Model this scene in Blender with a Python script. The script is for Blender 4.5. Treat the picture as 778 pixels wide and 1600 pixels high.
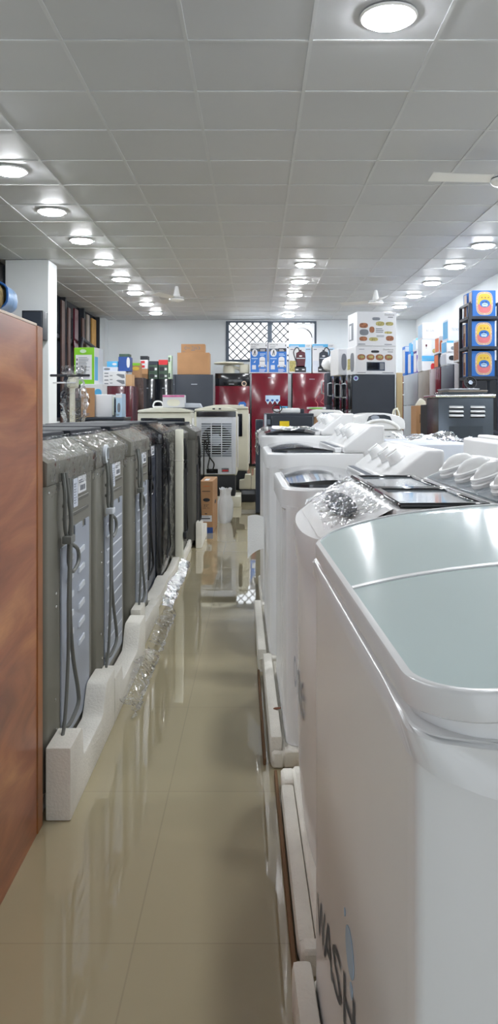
import bpy, bmesh, math, random
from mathutils import Vector, Matrix
random.seed(7)
PI = math.pi
S = bpy.context.scene
COL = S.collection
for _o in list(bpy.data.objects):
    bpy.data.objects.remove(_o, do_unlink=True)

# ---------------------------------------------------------------- camera, world, exposure
F, CX, CY, H = 1220.0, 400.0, 642.0, 1.18      # focal length in pixels, vanishing point, eye height (frame 778 x 1600)
cam = bpy.data.cameras.new('camera')
cam.sensor_width = 36.0
cam.lens = F / 1600.0 * 36.0
cam.shift_x = -(CX - 389.0) / 1600.0
cam.shift_y = -(800.0 - CY) / 1600.0
cam.clip_start, cam.clip_end = 0.05, 100
camo = bpy.data.objects.new('camera', cam)
COL.objects.link(camo)
camo.location = (0, 0, H)
camo.rotation_euler = (PI / 2, 0, 0)
S.camera = camo

W = bpy.data.worlds.new('sky'); S.world = W; W.use_nodes = True
bg = W.node_tree.nodes['Background']
bg.inputs[0].default_value = (0.93, 0.97, 1.0, 1)
bg.inputs[1].default_value = 1.15
S.view_settings.view_transform = 'Standard'
S.view_settings.look = 'None'
S.view_settings.exposure = 1.12
S.view_settings.gamma = 1.0
S.view_settings.use_curve_mapping = False
LAMP = 66.0

def X(px, Y): return (px - CX) * Y / F
def Z(py, Y): return H - (py - CY) * Y / F

# ---------------------------------------------------------------- materials
def lin(c):
    out = []
    for v in c[:3]:
        v = v / 255.0
        out.append(v / 12.92 if v <= 0.04045 else ((v + 0.055) / 1.055) ** 2.4)
    return (out[0], out[1], out[2], 1.0)

def mat(name, rgb, rough=0.5, metal=0.0, var=0.06, scale=6.0, bump=0.0, bscale=40.0, spec=0.5, emit=0.0, coat=0.0):
    m = bpy.data.materials.new(name); m.use_nodes = True
    nt = m.node_tree; b = nt.nodes['Principled BSDF']
    c = lin(rgb)
    tc = nt.nodes.new('ShaderNodeTexCoord')
    if var > 0:
        n = nt.nodes.new('ShaderNodeTexNoise'); n.inputs['Scale'].default_value = scale
        nt.links.new(tc.outputs['Object'], n.inputs['Vector'])
        r = nt.nodes.new('ShaderNodeValToRGB')
        k0, k1 = 1 - var, 1 + var
        r.color_ramp.elements[0].position = 0.3; r.color_ramp.elements[1].position = 0.7
        r.color_ramp.elements[0].color = (min(c[0] * k0, 1), min(c[1] * k0, 1), min(c[2] * k0, 1), 1)
        r.color_ramp.elements[1].color = (min(c[0] * k1, 1), min(c[1] * k1, 1), min(c[2] * k1, 1), 1)
        nt.links.new(n.outputs['Fac'], r.inputs['Fac'])
        nt.links.new(r.outputs['Color'], b.inputs['Base Color'])
    else:
        b.inputs['Base Color'].default_value = c
    b.inputs['Roughness'].default_value = rough
    b.inputs['Metallic'].default_value = metal
    b.inputs['Specular IOR Level'].default_value = spec
    b.inputs['Coat Weight'].default_value = coat
    b.inputs['Coat Roughness'].default_value = 0.05
    if bump > 0:
        n2 = nt.nodes.new('ShaderNodeTexNoise'); n2.inputs['Scale'].default_value = bscale
        n2.inputs['Detail'].default_value = 4
        nt.links.new(tc.outputs['Object'], n2.inputs['Vector'])
        bp = nt.nodes.new('ShaderNodeBump'); bp.inputs['Strength'].default_value = bump
        bp.inputs['Distance'].default_value = 0.01
        nt.links.new(n2.outputs['Fac'], bp.inputs['Height'])
        nt.links.new(bp.outputs['Normal'], b.inputs['Normal'])
    if emit > 0:
        b.inputs['Emission Color'].default_value = c
        b.inputs['Emission Strength'].default_value = emit
    return m

M = {}
def defmat(k, *a, **kw): M[k] = mat(k, *a, **kw)
defmat('wall_paint', (206, 211, 214), 0.7, var=0.02, scale=2)
defmat('pillar_paint', (228, 231, 233), 0.6, var=0.02, scale=2)
defmat('ceiling_grid', (206, 208, 211), 0.5, var=0.02)
defmat('white_plastic', (240, 240, 241), 0.22, var=0.012, scale=3)
defmat('bright_plastic', (248, 248, 248), 0.25, var=0.01)
defmat('lid_grey', (206, 222, 222), 0.10, var=0.02, scale=3, coat=0.1)
defmat('smoke', (48, 54, 62), 0.10, var=0.1, scale=8, coat=0.6)
defmat('smoke_light', (120, 130, 138), 0.12, var=0.15, scale=10, coat=0.5)
defmat('black_gloss', (22, 25, 32), 0.12, var=0.1, coat=0.5)
defmat('black_matte', (34, 37, 44), 0.5, var=0.1)
defmat('lid_black', (40, 43, 50), 0.6, var=0.1, spec=0.15)
defmat('navy_steel', (52, 60, 76), 0.35, var=0.08)
defmat('dark_side', (45, 52, 64), 0.42, var=0.05)
defmat('washer_grey', (122, 120, 110), 0.42, metal=0.15, var=0.04)
defmat('washer_grey_dark', (98, 97, 91), 0.45, metal=0.15, var=0.04)
defmat('panel_grey', (160, 167, 180), 0.4, metal=0.1, var=0.03)
defmat('louvre_white', (208, 213, 220), 0.4, var=0.02)
defmat('cord_grey', (112, 114, 110), 0.5, var=0.04)
defmat('cord_black', (24, 25, 28), 0.45, var=0.04)
defmat('screw', (225, 225, 222), 0.25, metal=0.8, var=0)
defmat('foam', (236, 232, 222), 0.85, var=0.03, scale=14, bump=0.25, bscale=120)
defmat('foam_clean', (240, 240, 238), 0.8, var=0.02, bump=0.2, bscale=120)
defmat('cream', (228, 226, 210), 0.4, var=0.02)
defmat('cooler_white', (222, 226, 234), 0.35, var=0.02)
defmat('cardboard', (178, 136, 98), 0.8, var=0.05, scale=5, bump=0.05)
defmat('cardboard_light', (196, 160, 122), 0.8, var=0.05)
defmat('cardboard_dark', (128, 96, 66), 0.8, var=0.08)
defmat('paper', (218, 219, 223), 0.55, var=0.015)
defmat('paper_cool', (204, 210, 222), 0.55, var=0.02)
defmat('ink', (38, 40, 46), 0.6, var=0)
defmat('ink_grey', (120, 124, 132), 0.6, var=0)
defmat('blue_print', (44, 112, 196), 0.45, var=0.05)
defmat('blue_deep', (40, 78, 150), 0.45, var=0.05)
defmat('sky_print', (84, 172, 222), 0.45, var=0.05)
defmat('pale_blue', (182, 210, 234), 0.5, var=0.04)
defmat('purple_print', (92, 66, 150), 0.5, var=0.08)
defmat('green_print', (128, 196, 46), 0.5, var=0.04)
defmat('green_dark', (62, 84, 70), 0.55, var=0.1, scale=20)
defmat('green_pale', (196, 218, 190), 0.55, var=0.05)
defmat('yellow_print', (226, 190, 70), 0.5, var=0.05)
defmat('yellow_sticker', (240, 212, 30), 0.5, var=0.02)
defmat('pink_print', (214, 120, 120), 0.5, var=0.05)
defmat('magenta_print', (206, 110, 160), 0.5, var=0.15, scale=20)
defmat('red_print', (206, 46, 52), 0.45, var=0.05)
defmat('orange_print', (214, 110, 60), 0.5, var=0.1)
defmat('food_brown', (150, 96, 66), 0.6, var=0.45, scale=45)
defmat('food_green', (170, 160, 100), 0.6, var=0.4, scale=45)
defmat('maroon_gloss', (104, 14, 34), 0.14, var=0.12, scale=4, coat=0.2)
defmat('maroon_dark', (84, 26, 40), 0.2, var=0.15, scale=4, coat=0.4)
defmat('silver', (176, 182, 190), 0.3, metal=0.6, var=0.03)
defmat('steel', (98, 105, 114), 0.25, metal=0.85, var=0.12, scale=3)
defmat('chrome', (216, 219, 224), 0.1, metal=1.0, var=0.03)
defmat('glint_metal', (238, 240, 243), 0.35, metal=0.35, var=0.02)  # lamp reflections on the cooker vents, put into a pale base colour
defmat('rack_metal', (52, 58, 70), 0.45, metal=0.3, var=0.05)
defmat('taupe', (138, 128, 118), 0.35, var=0.1)
defmat('frame_dark', (66, 78, 92), 0.45, var=0.05)
defmat('grille_wire', (30, 33, 36), 0.45, metal=0.3, var=0.03)
defmat('dark_glass', (24, 30, 42), 0.25, var=0.3, scale=3, spec=0.2)
defmat('timber_dark', (74, 50, 44), 0.6, var=0.25, scale=5)
defmat('timber_amber', (164, 124, 60), 0.6, var=0.15)
defmat('beige_board', (206, 184, 142), 0.6, var=0.05)
defmat('cloth_blue', (140, 180, 226), 0.35, var=0.15, scale=25, bump=0.3, bscale=30)
defmat('blanket', (150, 128, 84), 0.9, var=0.35, scale=50, bump=0.8, bscale=60)
defmat('sack', (212, 214, 216), 0.6, var=0.05, bump=0.4, bscale=25)
defmat('edge_wood', (150, 92, 48), 0.35, var=0.2, scale=12)
defmat('edge_light', (214, 190, 170), 0.4, var=0.05)
defmat('leaf_brown', (126, 74, 44), 0.7, var=0.2)

def node_mat(name):
    m = bpy.data.materials.new(name); m.use_nodes = True
    nt = m.node_tree
    return m, nt, nt.nodes['Principled BSDF'], nt.nodes['Material Output']

def make_floor():
    m, nt, b, out = node_mat('polished_tile')
    tc = nt.nodes.new('ShaderNodeTexCoord')
    br = nt.nodes.new('ShaderNodeTexBrick')
    br.offset = 0.0; br.squash = 1.0
    br.inputs['Scale'].default_value = 1.0
    br.inputs['Mortar Size'].default_value = 0.0022
    br.inputs['Mortar Smooth'].default_value = 0.3
    br.inputs['Brick Width'].default_value = 0.69
    br.inputs['Row Height'].default_value = 0.69
    br.inputs['Color1'].default_value = lin((186, 174, 142)); br.inputs['Color2'].default_value = lin((183, 171, 139))
    br.inputs['Mortar'].default_value = lin((172, 161, 132))
    mp = nt.nodes.new('ShaderNodeMapping'); mp.inputs['Location'].default_value = (0.27, 0.34, 0)
    nt.links.new(tc.outputs['Object'], mp.inputs['Vector']); nt.links.new(mp.outputs['Vector'], br.inputs['Vector'])
    n = nt.nodes.new('ShaderNodeTexNoise'); n.inputs['Scale'].default_value = 2.5; n.inputs['Detail'].default_value = 6
    nt.links.new(tc.outputs['Object'], n.inputs['Vector'])
    mx = nt.nodes.new('ShaderNodeMix'); mx.data_type = 'RGBA'; mx.blend_type = 'MULTIPLY'
    rp = nt.nodes.new('ShaderNodeValToRGB')
    rp.color_ramp.elements[0].color = (0.9, 0.9, 0.88, 1); rp.color_ramp.elements[1].color = (1, 1, 1, 1)
    nt.links.new(n.outputs['Fac'], rp.inputs['Fac'])
    mx.inputs['Factor'].default_value = 1.0
    nt.links.new(br.outputs['Color'], mx.inputs['A']); nt.links.new(rp.outputs['Color'], mx.inputs['B'])
    nt.links.new(mx.outputs['Result'], b.inputs['Base Color'])
    b.inputs['Roughness'].default_value = 0.025
    b.inputs['Specular IOR Level'].default_value = 1.0
    b.inputs['Coat Weight'].default_value = 0.35
    b.inputs['Coat Roughness'].default_value = 0.02
    n2 = nt.nodes.new('ShaderNodeTexNoise'); n2.inputs['Scale'].default_value = 3.0
    nt.links.new(tc.outputs['Object'], n2.inputs['Vector'])
    bp = nt.nodes.new('ShaderNodeBump'); bp.inputs['Strength'].default_value = 0.02; bp.inputs['Distance'].default_value = 0.02
    nt.links.new(n2.outputs['Fac'], bp.inputs['Height']); nt.links.new(bp.outputs['Normal'], b.inputs['Normal'])
    return m
M['floor'] = make_floor()

def make_ceiling():
    m, nt, b, out = node_mat('ceiling_panel')
    tc = nt.nodes.new('ShaderNodeTexCoord')
    br = nt.nodes.new('ShaderNodeTexBrick'); br.offset = 0.0
    br.inputs['Scale'].default_value = 1.0; br.inputs['Mortar Size'].default_value = 0.0
    br.inputs['Brick Width'].default_value = 0.69; br.inputs['Row Height'].default_value = 0.69
    br.inputs['Color1'].default_value = lin((200, 202, 206)); br.inputs['Color2'].default_value = lin((196, 198, 202))
    mp = nt.nodes.new('ShaderNodeMapping'); mp.inputs['Location'].default_value = (0.387, -0.18, 0)
    nt.links.new(tc.outputs['Object'], mp.inputs['Vector']); nt.links.new(mp.outputs['Vector'], br.inputs['Vector'])
    nt.links.new(br.outputs['Color'], b.inputs['Base Color'])
    b.inputs['Roughness'].default_value = 0.45
    n = nt.nodes.new('ShaderNodeTexNoise'); n.inputs['Scale'].default_value = 1.6
    nt.links.new(tc.outputs['Object'], n.inputs['Vector'])
    bp = nt.nodes.new('ShaderNodeBump'); bp.inputs['Strength'].default_value = 0.15; bp.inputs['Distance'].default_value = 0.05
    nt.links.new(n.outputs['Fac'], bp.inputs['Height']); nt.links.new(bp.outputs['Normal'], b.inputs['Normal'])
    return m
M['ceiling'] = make_ceiling()

def make_wood():
    m, nt, b, out = node_mat('veneer')
    tc = nt.nodes.new('ShaderNodeTexCoord')
    mp = nt.nodes.new('ShaderNodeMapping'); mp.inputs['Scale'].default_value = (1, 1.1, 4.5); mp.inputs['Rotation'].default_value = (0.35, 0, 0)
    nt.links.new(tc.outputs['Object'], mp.inputs['Vector'])
    n = nt.nodes.new('ShaderNodeTexNoise'); n.inputs['Scale'].default_value = 1.6; n.inputs['Detail'].default_value = 7; n.inputs['Distortion'].default_value = 1.2
    nt.links.new(mp.outputs['Vector'], n.inputs['Vector'])
    r = nt.nodes.new('ShaderNodeValToRGB')
    e = r.color_ramp.elements
    e[0].position = 0.28; e[0].color = lin((122, 64, 42)); e[1].position = 0.75; e[1].color = lin((208, 144, 94))
    k = e.new(0.5); k.color = lin((166, 98, 64))
    nt.links.new(n.outputs['Fac'], r.inputs['Fac'])
    mp2 = nt.nodes.new('ShaderNodeMapping'); mp2.inputs['Scale'].default_value = (1, 2.0, 60); mp2.inputs['Rotation'].default_value = (0.3, 0, 0)
    nt.links.new(tc.outputs['Object'], mp2.inputs['Vector'])
    n2 = nt.nodes.new('ShaderNodeTexNoise'); n2.inputs['Scale'].default_value = 2.0; n2.inputs['Detail'].default_value = 3
    nt.links.new(mp2.outputs['Vector'], n2.inputs['Vector'])
    r2 = nt.nodes.new('ShaderNodeValToRGB'); r2.color_ramp.elements[0].color = (0.8, 0.78, 0.76, 1); r2.color_ramp.elements[1].color = (1.08, 1.08, 1.08, 1)
    nt.links.new(n2.outputs['Fac'], r2.inputs['Fac'])
    mx = nt.nodes.new('ShaderNodeMix'); mx.data_type = 'RGBA'; mx.blend_type = 'MULTIPLY'; mx.inputs['Factor'].default_value = 1
    nt.links.new(r.outputs['Color'], mx.inputs['A']); nt.links.new(r2.outputs['Color'], mx.inputs['B'])
    nt.links.new(mx.outputs['Result'], b.inputs['Base Color'])
    b.inputs['Roughness'].default_value = 0.28
    return m
M['veneer'] = make_wood()

def make_film(name, tint, gloss, scale, bump, ior):
    """thin clear packing film: see-through with crinkled highlights"""
    m = bpy.data.materials.new(name); m.use_nodes = True
    nt = m.node_tree; nt.nodes.clear()
    out = nt.nodes.new('ShaderNodeOutputMaterial')
    tr = nt.nodes.new('ShaderNodeBsdfTransparent'); tr.inputs[0].default_value = (tint, tint, tint, 1)
    gl = nt.nodes.new('ShaderNodeBsdfGlossy'); gl.inputs['Roughness'].default_value = 0.06
    gl.inputs['Color'].default_value = (0.95, 0.96, 0.98, 1)
    tc = nt.nodes.new('ShaderNodeTexCoord')
    n = nt.nodes.new('ShaderNodeTexNoise'); n.inputs['Scale'].default_value = scale; n.inputs['Detail'].default_value = 3; n.inputs['Distortion'].default_value = 1.5
    nt.links.new(tc.outputs['Object'], n.inputs['Vector'])
    bp = nt.nodes.new('ShaderNodeBump'); bp.inputs['Strength'].default_value = bump; bp.inputs['Distance'].default_value = 0.03
    nt.links.new(n.outputs['Fac'], bp.inputs['Height']); nt.links.new(bp.outputs['Normal'], gl.inputs['Normal'])
    fr = nt.nodes.new('ShaderNodeFresnel'); fr.inputs['IOR'].default_value = ior
    nt.links.new(bp.outputs['Normal'], fr.inputs['Normal'])
    ma = nt.nodes.new('ShaderNodeMath'); ma.operation = 'MULTIPLY_ADD'
    ma.inputs[1].default_value = 1.0; ma.inputs[2].default_value = gloss
    nt.links.new(fr.outputs[0], ma.inputs[0])
    mx = nt.nodes.new('ShaderNodeMixShader')
    nt.links.new(ma.outputs[0], mx.inputs[0]); nt.links.new(tr.outputs[0], mx.inputs[1]); nt.links.new(gl.outputs[0], mx.inputs[2])
    nt.links.new(mx.outputs[0], out.inputs[0])
    return m
M['film'] = make_film('packing_film', 0.98, 0.002, 9, 1.0, 1.06)
M['film_thick'] = make_film('packing_film_thick', 0.92, 0.05, 16, 0.9, 1.22)

def make_emit(name, col, strength):
    m = bpy.data.materials.new(name); m.use_nodes = True
    nt = m.node_tree; nt.nodes.clear()
    out = nt.nodes.new('ShaderNodeOutputMaterial'); e = nt.nodes.new('ShaderNodeEmission')
    e.inputs[0].default_value = col; e.inputs[1].default_value = strength
    nt.links.new(e.outputs[0], out.inputs[0])
    return m
M['lamp_glow'] = make_emit('lamp_glow', (0.93, 0.965, 1.0, 1), LAMP)

def make_glass():
    m = bpy.data.materials.new('window_glass'); m.use_nodes = True
    nt = m.node_tree; nt.nodes.clear()
    out = nt.nodes.new('ShaderNodeOutputMaterial')
    tr = nt.nodes.new('ShaderNodeBsdfTransparent'); tr.inputs[0].default_value = (0.97, 0.985, 1, 1)
    gl = nt.nodes.new('ShaderNodeBsdfGlossy'); gl.inputs['Roughness'].default_value = 0.02
    fr = nt.nodes.new('ShaderNodeFresnel'); fr.inputs['IOR'].default_value = 1.4
    mx = nt.nodes.new('ShaderNodeMixShader')
    nt.links.new(fr.outputs[0], mx.inputs[0]); nt.links.new(tr.outputs[0], mx.inputs[1]); nt.links.new(gl.outputs[0], mx.inputs[2])
    nt.links.new(mx.outputs[0], out.inputs[0])
    return m
M['glass'] = make_glass()

# ---------------------------------------------------------------- mesh builder
_TEXT = {}
def text_mesh(s):
    if s not in _TEXT:
        cu = bpy.data.curves.new('tmp', 'FONT'); cu.body = s; cu.size = 1.0; cu.resolution_u = 3
        o = bpy.data.objects.new('tmp', cu); COL.objects.link(o)
        dg = bpy.context.evaluated_depsgraph_get()
        me = bpy.data.meshes.new_from_object(o.evaluated_get(dg))
        v = [tuple(p.co) for p in me.vertices]; f = [tuple(p.vertices) for p in me.polygons]
        bpy.data.objects.remove(o); bpy.data.curves.remove(cu); bpy.data.meshes.remove(me)
        xs = [p[0] for p in v] or [0]; ys = [p[1] for p in v] or [0]
        _TEXT[s] = (v, f, min(xs), max(xs), min(ys), max(ys))
    return _TEXT[s]

class MB:
    def __init__(s): s.v = []; s.f = []; s.m = []; s.sm = []; s.mats = []
    def mi(s, m):
        if m not in s.mats: s.mats.append(m)
        return s.mats.index(m)
    def add(s, vs, fs, m, smooth=False, T=None):
        b = len(s.v); i = s.mi(m)
        for p in vs: s.v.append(tuple(T @ Vector(p)) if T else tuple(p))
        for f in fs: s.f.append(tuple(b + k for k in f)); s.m.append(i); s.sm.append(smooth)
        return s
    def bm(s, bm, m, smooth=False, T=None):
        bm.verts.index_update()
        s.add([tuple(v.co) for v in bm.verts], [tuple(v.index for v in f.verts) for f in bm.faces], m, smooth, T)
        bm.free(); return s
    def box(s, x0, x1, y0, y1, z0, z1, m, bev=0.0, seg=2, T=None):
        vs = [(x, y, z) for x in (x0, x1) for y in (y0, y1) for z in (z0, z1)]
        fs = [(0, 1, 3, 2), (4, 6, 7, 5), (0, 4, 5, 1), (2, 3, 7, 6), (0, 2, 6, 4), (1, 5, 7, 3)]
        if bev <= 0: return s.add(vs, fs, m, False, T)
        bm = bmesh.new(); V = [bm.verts.new(v) for v in vs]
        for f in fs: bm.faces.new([V[k] for k in f])
        bmesh.ops.bevel(bm, geom=list(bm.edges), offset=bev, segments=seg, affect='EDGES', profile=0.6)
        return s.bm(bm, m, False, T)
    def prism(s, poly, axis, a0, a1, m, bev=0.0, seg=2, smooth=False, T=None):
        """poly: 2-D points; axis 'x': (y,z), 'y': (x,z), 'z': (x,y)"""
        def P(p, a): return {'x': (a, p[0], p[1]), 'y': (p[0], a, p[1]), 'z': (p[0], p[1], a)}[axis]
        n = len(poly); bm = bmesh.new()
        A = [bm.verts.new(P(p, a0)) for p in poly]; B = [bm.verts.new(P(p, a1)) for p in poly]
        bm.faces.new(A); bm.faces.new(B[::-1])
        for i in range(n): bm.faces.new([A[i], B[i], B[(i + 1) % n], A[(i + 1) % n]])
        bmesh.ops.recalc_face_normals(bm, faces=list(bm.faces))
        if bev > 0:
            es = [e for e in bm.edges if (e.verts[0] in A) == (e.verts[1] in A)] if smooth else list(bm.edges)
            bmesh.ops.bevel(bm, geom=es, offset=bev, segments=seg, affect='EDGES', profile=0.6, clamp_overlap=True)
        return s.bm(bm, m, False, T)
    def loft(s, rings, m, cap0=True, cap1=True, smooth=True, closed=True, T=None):
        n = len(rings[0]); vs = [p for r in rings for p in r]; fs = []
        for k in range(len(rings) - 1):
            for i in range(n if closed else n - 1):
                j = (i + 1) % n
                fs.append((k * n + i, k * n + j, (k + 1) * n + j, (k + 1) * n + i))
        s.add(vs, fs, m, smooth, T)
        if cap0: s.add(rings[0], [tuple(range(n - 1, -1, -1))], m, False, T)
        if cap1: s.add(rings[-1], [tuple(range(n))], m, False, T)
        return s
    def tube(s, pts, r, m, seg=8, T=None):
        pts = [Vector(p) for p in pts]; rings = []; up = Vector((0.123, 0.456, 0.88)).normalized(); pu = None
        for i, p in enumerate(pts):
            d = (pts[min(i + 1, len(pts) - 1)] - pts[max(i - 1, 0)]).normalized()
            if pu is None: u = d.cross(up).normalized()
            else: u = (pu - d * pu.dot(d)).normalized()
            pu = u; w = d.cross(u)
            rr = r[i] if isinstance(r, (list, tuple)) else r
            rings.append([tuple(p + u * rr * math.cos(2 * PI * k / seg) + w * rr * math.sin(2 * PI * k / seg)) for k in range(seg)])
        return s.loft(rings, m, True, True, True, True, T)
    def cyl(s, p0, p1, r0, m, r1=None, seg=16, T=None, smooth=True):
        return s.tube([p0, p1], [r0, r0 if r1 is None else r1], m, seg, T)
    def lathe(s, prof, m, seg=24, T=None, smooth=True):
        rings = [[(r * math.cos(2 * PI * k / seg), r * math.sin(2 * PI * k / seg), z) for k in range(seg)] for r, z in prof]
        return s.loft(rings, m, True, True, smooth, True, T)
    def grid(s, fn, nu, nv, m, smooth=True, T=None):
        vs = [fn(i / nu, j / nv) for i in range(nu + 1) for j in range(nv + 1)]
        fs = [(i * (nv + 1) + j, (i + 1) * (nv + 1) + j, (i + 1) * (nv + 1) + j + 1, i * (nv + 1) + j + 1) for i in range(nu) for j in range(nv)]
        return s.add(vs, fs, m, smooth, T)
    def ball(s, c, r, m, seg=12, rings=8, sc=(1, 1, 1), T=None):
        rs = []
        for k in range(rings + 1):
            a = -PI / 2 + PI * k / rings; q = max(math.cos(a), 1e-3)
            rs.append([(c[0] + sc[0] * r * q * math.cos(2 * PI * i / seg), c[1] + sc[1] * r * q * math.sin(2 * PI * i / seg), c[2] + sc[2] * r * math.sin(a)) for i in range(seg)])
        return s.loft(rs, m, True, True, True, True, T)
    # print on a face: face = (origin, U, V, N) world/local vectors, u and v in metres
    def rect(s, face, u0, v0, u1, v1, m, h=0.0012):
        O, U, V, N = face
        P = [O + U * u + V * v + N * k for k in (0, h) for u, v in ((u0, v0), (u1, v0), (u1, v1), (u0, v1))]
        return s.add(P, [(4, 5, 6, 7), (0, 1, 5, 4), (1, 2, 6, 5), (2, 3, 7, 6), (3, 0, 4, 7)], m)
    def oval(s, face, cu, cv, ru, rv, m, h=0.0016, seg=20, pw=1.0):
        O, U, V, N = face
        def e(a):
            c, q = math.cos(a), math.sin(a)
            return (math.copysign(abs(c) ** pw, c), math.copysign(abs(q) ** pw, q))
        A = [O + U * (cu + ru * e(2 * PI * k / seg)[0]) + V * (cv + rv * e(2 * PI * k / seg)[1]) for k in range(seg)]
        B = [p + N * h for p in A]
        return s.add(A + B, [tuple(range(seg, 2 * seg))] + [(k, (k + 1) % seg, seg + (k + 1) % seg, seg + k) for k in range(seg)], m)
    def poly(s, face, pts, m, h=0.0016):
        O, U, V, N = face; n = len(pts)
        A = [O + U * u + V * v for u, v in pts]; B = [p + N * h for p in A]
        return s.add(A + B, [tuple(range(n, 2 * n))] + [(k, (k + 1) % n, n + (k + 1) % n, n + k) for k in range(n)], m)
    def text(s, face, t, u, v, height, m, h=0.002, width=None, center=False, fn=None):
        vs, fs, x0, x1, y0, y1 = text_mesh(t)
        k = height / max(y1 - y0, 1e-6); kx = k if width is None else width / max(x1 - x0, 1e-6)
        O, U, V, N = face
        off = (x1 - x0) * kx / 2 if center else 0
        P = []
        for p in vs:
            uu, vv = u - off + (p[0] - x0) * kx, v + (p[1] - y0) * k
            P.append(fn(uu, vv) if fn else O + U * uu + V * vv + N * h)
        return s.add(P, fs, m)
    def lines(s, face, u0, v0, u1, v1, n, m, fill=0.45):
        st = (v1 - v0) / n
        for k in range(n):
            s.rect(face, u0, v0 + st * k, u0 + (u1 - u0) * random.uniform(0.55, 1.0), v0 + st * (k + fill), m, 0.0022)
        return s
    def mesh(s, name):
        me = bpy.data.meshes.new(name)
        me.from_pydata([tuple(p) for p in s.v], [], s.f); me.update()
        for m in s.mats: me.materials.append(M[m])
        me.polygons.foreach_set('material_index', s.m)
        me.polygons.foreach_set('use_smooth', s.sm)
        bm = bmesh.new(); bm.from_mesh(me)
        bmesh.ops.recalc_face_normals(bm, faces=list(bm.faces))
        bm.to_mesh(me); bm.free()
        me.set_sharp_from_angle(angle=math.radians(38))
        return me
    def build(s, name, parent=None, loc=(0, 0, 0), rz=0.0, label=None, cat=None, group=None, kind=None):
        o = bpy.data.objects.new(name, s.mesh(name)); COL.objects.link(o)
        o.location = loc; o.rotation_euler = (0, 0, rz)
        if parent: o.parent = parent
        return tag(o, label, cat, group, kind)

def tag(o, label=None, cat=None, group=None, kind=None):
    if label: o['label'] = label
    if cat: o['category'] = cat
    if group: o['group'] = group
    if kind: o['kind'] = kind
    return o

def thing(name, label, cat, loc=(0, 0, 0), rz=0.0, group=None):
    o = bpy.data.objects.new(name, None); COL.objects.link(o)
    o.empty_display_size = 0.1
    o.location = loc; o.rotation_euler = (0, 0, rz)
    return tag(o, label, cat, group)

def copy_thing(o, loc, rz=None, label=None):
    def cp(a, par):
        c = a.copy(); COL.objects.link(c)
        if par: c.parent = par
        for ch in a.children: cp(ch, c)
        return c
    c = cp(o, None); c.location = loc
    if rz is not None: c.rotation_euler = (0, 0, rz)
    if label: c['label'] = label
    return c

def V3(*a): return Vector(a)
def faces_of(w, d, h):
    """print faces of a box centred on its base: front (-y), left (-x), right (+x), top"""
    return {'F': (V3(-w / 2, -d / 2, 0), V3(1, 0, 0), V3(0, 0, 1), V3(0, -1, 0)),
            'L': (V3(-w / 2, d / 2, 0), V3(0, -1, 0), V3(0, 0, 1), V3(-1, 0, 0)),
            'R': (V3(w / 2, -d / 2, 0), V3(0, 1, 0), V3(0, 0, 1), V3(1, 0, 0)),
            'T': (V3(-w / 2, -d / 2, h), V3(1, 0, 0), V3(0, 1, 0), V3(0, 0, 1))}

def smooth_path(pts, n=6):
    P = [Vector(p) for p in pts]; out = []
    for i in range(len(P) - 1):
        a, b, c, d = P[max(i - 1, 0)], P[i], P[i + 1], P[min(i + 2, len(P) - 1)]
        for k in range(n):
            t = k / n
            out.append(0.5 * ((2 * b) + (c - a) * t + (2 * a - 5 * b + 4 * c - d) * t * t + (3 * b - a - 3 * c + d) * t ** 3))
    out.append(P[-1]); return [tuple(p) for p in out]

def rrect(x0, x1, y0, y1, r, n=6, rs=None):
    """rounded rectangle, counter-clockwise from (x1,y0); rs = radii at (x1,y0),(x1,y1),(x0,y1),(x0,y0)"""
    rs = rs or (r, r, r, r); out = []
    for (cx, cy, a0), q in zip(((x1, y0, -PI / 2), (x1, y1, 0), (x0, y1, PI / 2), (x0, y0, PI)), rs):
        ox = cx - q if cx == x1 else cx + q; oy = cy - q if cy == y1 else cy + q
        for k in range(n + 1):
            a = a0 + PI / 2 * k / n
            out.append((ox + q * math.cos(a), oy + q * math.sin(a)))
    return out

def resample(poly, step):
    out = []
    n = len(poly)
    for i in range(n):
        a, b = poly[i], poly[(i + 1) % n]
        L = math.hypot(b[0] - a[0], b[1] - a[1]); k = max(1, int(L / step))
        for j in range(k): out.append((a[0] + (b[0] - a[0]) * j / k, a[1] + (b[1] - a[1]) * j / k))
    return out

def dome(mb, outline, zf, m, rings=8, c=None):
    n = len(outline)
    c = c or (sum(p[0] for p in outline) / n, sum(p[1] for p in outline) / n)
    rs = []
    for k in range(rings + 1):
        t = 1 - k / rings * 0.985
        rs.append([(c[0] + t * (p[0] - c[0]), c[1] + t * (p[1] - c[1]), zf(c[0] + t * (p[0] - c[0]), c[1] + t * (p[1] - c[1]))) for p in outline])
    mb.loft(rs, m, False, True, True)

# ---------------------------------------------------------------- the room
XL, XR, YB, YF, CEIL = -3.43, 3.60, 17.6, -4.0, 3.23
def struct(name, mb, parent=None): return mb.build(name, parent, kind='structure')
struct('floor', MB().box(XL - 0.2, XR + 0.2, YF - 0.2, YB + 0.2, -0.12, 0, 'floor'))
ceil_o = struct('ceiling', MB().box(XL - 0.2, XR + 0.2, YF - 0.2, YB + 0.2, CEIL, CEIL + 0.1, 'ceiling'))
g = MB()
x = -0.387 - 0.69 * 4
while x < XR:
    if x > XL: g.box(x - 0.011, x + 0.011, YF, YB, CEIL - 0.006, CEIL, 'ceiling_grid')
    x += 0.69
y = 4.32 - 0.69 * 12
while y < YB:
    g.box(XL, XR, y - 0.011, y + 0.011, CEIL - 0.0055, CEIL, 'ceiling_grid'); y += 0.69
o = struct('ceiling_grid', g, ceil_o)
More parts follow.
